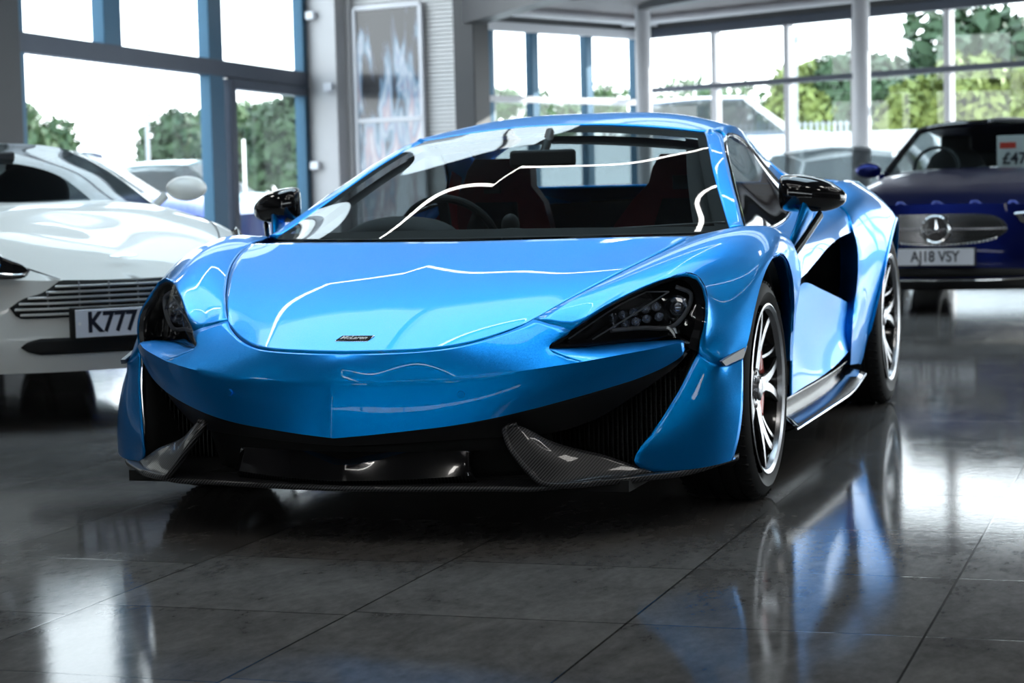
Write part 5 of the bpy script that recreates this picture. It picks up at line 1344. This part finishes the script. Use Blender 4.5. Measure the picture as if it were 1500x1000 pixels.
street_car('saloon_car', 'indigo saloon parked outside the left glazing, behind the white coupe', place(300, 23.6), YAW+1.25, 4.6, 1.85, 1.47, VIO)
street_car('hatchback_car', 'pale teal car parked outside, seen through the glazed door', place(438, 30.0), YAW+1.3, 4.3, 1.8, 1.45, TEAL)
street_car('hatchback_car', 'white car parked outside the left glazing beyond the indigo saloon', place(380, 39.0), YAW+1.35, 4.3, 1.8, 1.48, WHT2)
street_car('suv_car', 'blue high-sided car parked beyond the boundary wall, seen between the rear window mullions', place(1232, 34.5, .62), YAW+1.45, 4.7, 1.9, 1.75, SUVB)
street_car('coupe_car', 'silver car with black soft top parked inside near the rear glazing, behind the blue car', place(1178, 18.2), YAW-.35, 4.3, 1.8, 1.24, SILV)

# planting
LEAFD = mat('dark_foliage', (.025, .06, .02), 0, .7, noise=(3, .4)); LEAFY = mat('bright_foliage', (.15, .19, .04), 0, .7, noise=(2, .4)); LEAFM = mat('green_foliage', (.05, .10, .03), 0, .7, noise=(2, .4)); BARK = mat('bark', (.09, .07, .05), 0, .9, noise=(10, .3))
def tree(label, pos, h, r, m, n=4200, name='tree', trunk=True, group=None, flat=1.):
    o = thing(name, label, 'tree' if name == 'tree' else 'hedge', pos, 0, group); q = MB(); rnd = random.Random(hash(label) % 999 if False else int(abs(pos[0]*31+pos[1]*17+h*7)) % 997)
    lobes = [(rnd.uniform(-.62, .62)*r, rnd.uniform(-.62, .62)*r*flat, h-r+rnd.uniform(-.55, .6)*r, rnd.uniform(.32, .55)*r) for _ in range(22)]
    for _ in range(n):
        lx, ly, lz, lr = rnd.choice(lobes); v = Vector((rnd.gauss(0, 1), rnd.gauss(0, 1), rnd.gauss(0, 1))).normalized()*lr*rnd.uniform(.65, 1.05)
        c = Vector((lx, ly, lz))+v; s_ = rnd.uniform(.09, .22)*(r/1.6)**.5; a = Vector((rnd.gauss(0, 1), rnd.gauss(0, 1), rnd.gauss(0, 1))).normalized(); b = a.cross(v).normalized()
        if b.length < .1: continue
        q.add([tuple(c-a*s_), tuple(c+b*s_*.5), tuple(c+a*s_), tuple(c-b*s_*.5)], [(0, 1, 2, 3)])
    me = bpy.data.meshes.new('crown'); me.from_pydata(q.v, [], q.f); me.materials.append(m); c_ = bpy.data.objects.new('crown', me); COL.objects.link(c_); c_.parent = o
    t = MB().tube([(0, 0, 0), (.05*r, 0, h*.4), (0, .04*r, h*.75)], [.10*r, .075*r, .03*r], 8)
    for k in range(5):
        a = k*1.26; t.tube([(0, 0, h*.4), (.3*r*math.cos(a), .3*r*math.sin(a), h*.62), (.5*r*math.cos(a), .5*r*math.sin(a), h*.78)], [.05*r, .035*r, .015*r], 6)
    t.build('trunk', BARK, o, merge=0)
    return o
def ztop(py, dep, px): return CAM[2]+((278-(px-750)*.0246)-py)/FPX*dep
for px, dep, py, r, m, lab in ((1470, 33, -8, 1.75, LEAFD, 'tall dark green tree at the right end of the rear glazing'), (1446, 30, 70, .8, LEAFY, 'yellow green bushy tree in front of the tall dark tree'),
    (1350, 30, 112, .62, LEAFY, 'yellow green tree seen left of the last window mullion'), (1312, 44, 66, 1.2, LEAFD, 'dark tree behind the white column, right of it'), (1398, 53, 45, 2.0, LEAFM, 'mid green tree between the dark trees beyond the rear glazing'),
    (1530, 30.5, 95, .7, LEAFY, 'yellow green shrub at the right edge under the dark tree'), (1185, 52, 86, 1.3, LEAFY, 'small yellow green tree between two rear mullions'), (1248, 52, 82, 1.0, LEAFD, 'narrow dark tree left of the white column')):
    tree(lab, W(px, dep), ztop(py, dep, px), r, m)
for px, py, w_, lab in ((1000, 112, 1.3, 'green treetop beyond the rear glazing, right of the corner column'), (1095, 118, 1.2, 'green treetop above the blue high-sided car'), (745, 130, .5, 'small distant tree in the first rear pane'),
        (815, 128, .9, 'distant rounded tree behind the second rear pane'), (900, 122, .6, 'distant slim tree behind the third rear pane')):
    tree(lab, W(px, 55+(px % 7)*1.5), ztop(py, 55+(px % 7)*1.5, px), w_*1.15, LEAFM, n=1500)
for px, dep, py, r, m, lab in ((55, 45, 152, 1.0, LEAFD, 'dark hedge tree at the far left beyond the glazing'), (258, 50, 160, 1.1, LEAFD, 'dark tree right of the lamp post beyond the left glazing'), (295, 52, 165, .9, LEAFM, 'mid green tree beside the wide window mullion'),
    (362, 48, 150, .9, LEAFM, 'green tree seen through the left of the glazed door'), (425, 46, 125, 1.3, LEAFD, 'tall teal-dark tree seen through the right of the glazed door'), (1300, 62, 90, 2.4, LEAFD, 'dark wide tree filling the gap behind the boundary wall')):
    tree(lab, W(px, dep), ztop(py, dep, px), r, m)
POST = mat('galvanised_post', (.35, .37, .4), .5, .4, noise=(5, .1))
for px, dep, py, lab in ((158, 48, 150, 'thin dark pole standing outside beyond the white coupe'), (226, 46, 155, 'pale lamp post outside between the pole and the trees'), (1172, 30, 60, 'slim post outside in front of the yellow green tree')):
    p = W(px, dep); h = ztop(py, dep, px); q = MB().tube([(0, 0, 0), (0, 0, h)], .05 if px == 226 else .03, 8).box((0, 0, h), (.12, .12, .1)); e = q.build('lamp_post', POST); e.location = p; tag(e, lab, 'post')
fn = MB(); a, b = Vector(W(980, 41)), Vector(W(1500, 40)); n_ = 60
for k in range(n_+1):
    p = a+(b-a)*k/n_; fn.box((p.x, p.y, 1.05), (.04, .04, 2.1))
for z in (.5, 1.0, 1.5, 2.05): fn.beam((a.x, a.y, z), (b.x, b.y, z), .02, .02)
tag(fn.build('mesh_fence', POST, None, merge=0), 'grey wire fence on posts in front of the trees', 'fence')

# ------------------------------------------------------------------ daylight
w = bpy.data.worlds.new('sky'); scene.world = w; w.use_nodes = True; nt = w.node_tree
bg = nt.nodes['Background']; tc = nt.nodes.new('ShaderNodeTexCoord'); sp = nt.nodes.new('ShaderNodeSeparateXYZ'); nt.links.new(tc.outputs['Generated'], sp.inputs[0])
rp = nt.nodes.new('ShaderNodeValToRGB'); nt.links.new(sp.outputs[2], rp.inputs[0]); e = rp.color_ramp.elements
e[0].position = 0.; e[0].color = (1, 1, 1, 1); e[1].position = .9; e[1].color = (.72, .87, 1, 1); x = e.new(.25); x.color = (.88, .95, 1, 1)
nt.links.new(rp.outputs[0], bg.inputs[0]); bg.inputs[1].default_value = SKY
sl = bpy.data.lights.new('sun', 'SUN'); sl.energy = SUN; sl.angle = math.radians(.6); sl.color = (1, .96, .88); so_ = bpy.data.objects.new('sun', sl); COL.objects.link(so_)
so_.rotation_euler = Vector(SUNDIR).to_track_quat('Z', 'Y').to_euler()
cd = bpy.data.cameras.new('camera'); cam = bpy.data.objects.new('camera', cd); COL.objects.link(cam)
cd.sensor_width = 36.; cd.lens = FPX/1500*36; cd.clip_end = 400
fw = Vector(FWD); rt = Vector(RGT); u_ = Vector(UPV)
cr_, sr_ = math.cos(ROLL), math.sin(ROLL)
X = rt*cr_-u_*sr_; Y = rt*sr_+u_*cr_
X = Vector((0, 0, 0))+rt*cr_-u_*sr_
cam.matrix_world = Matrix(((X.x, Y.x, -fw.x, CAM[0]), (X.y, Y.y, -fw.y, CAM[1]), (X.z, Y.z, -fw.z, CAM[2]), (0, 0, 0, 1)))
cd.dof.use_dof = True; cd.dof.focus_distance = 5.15; cd.dof.aperture_fstop = 5.6
scene.camera = cam
scene.view_settings.view_transform = 'Standard'; scene.view_settings.look = 'None'; scene.view_settings.gamma = 1
scene.view_settings.exposure = 0.18
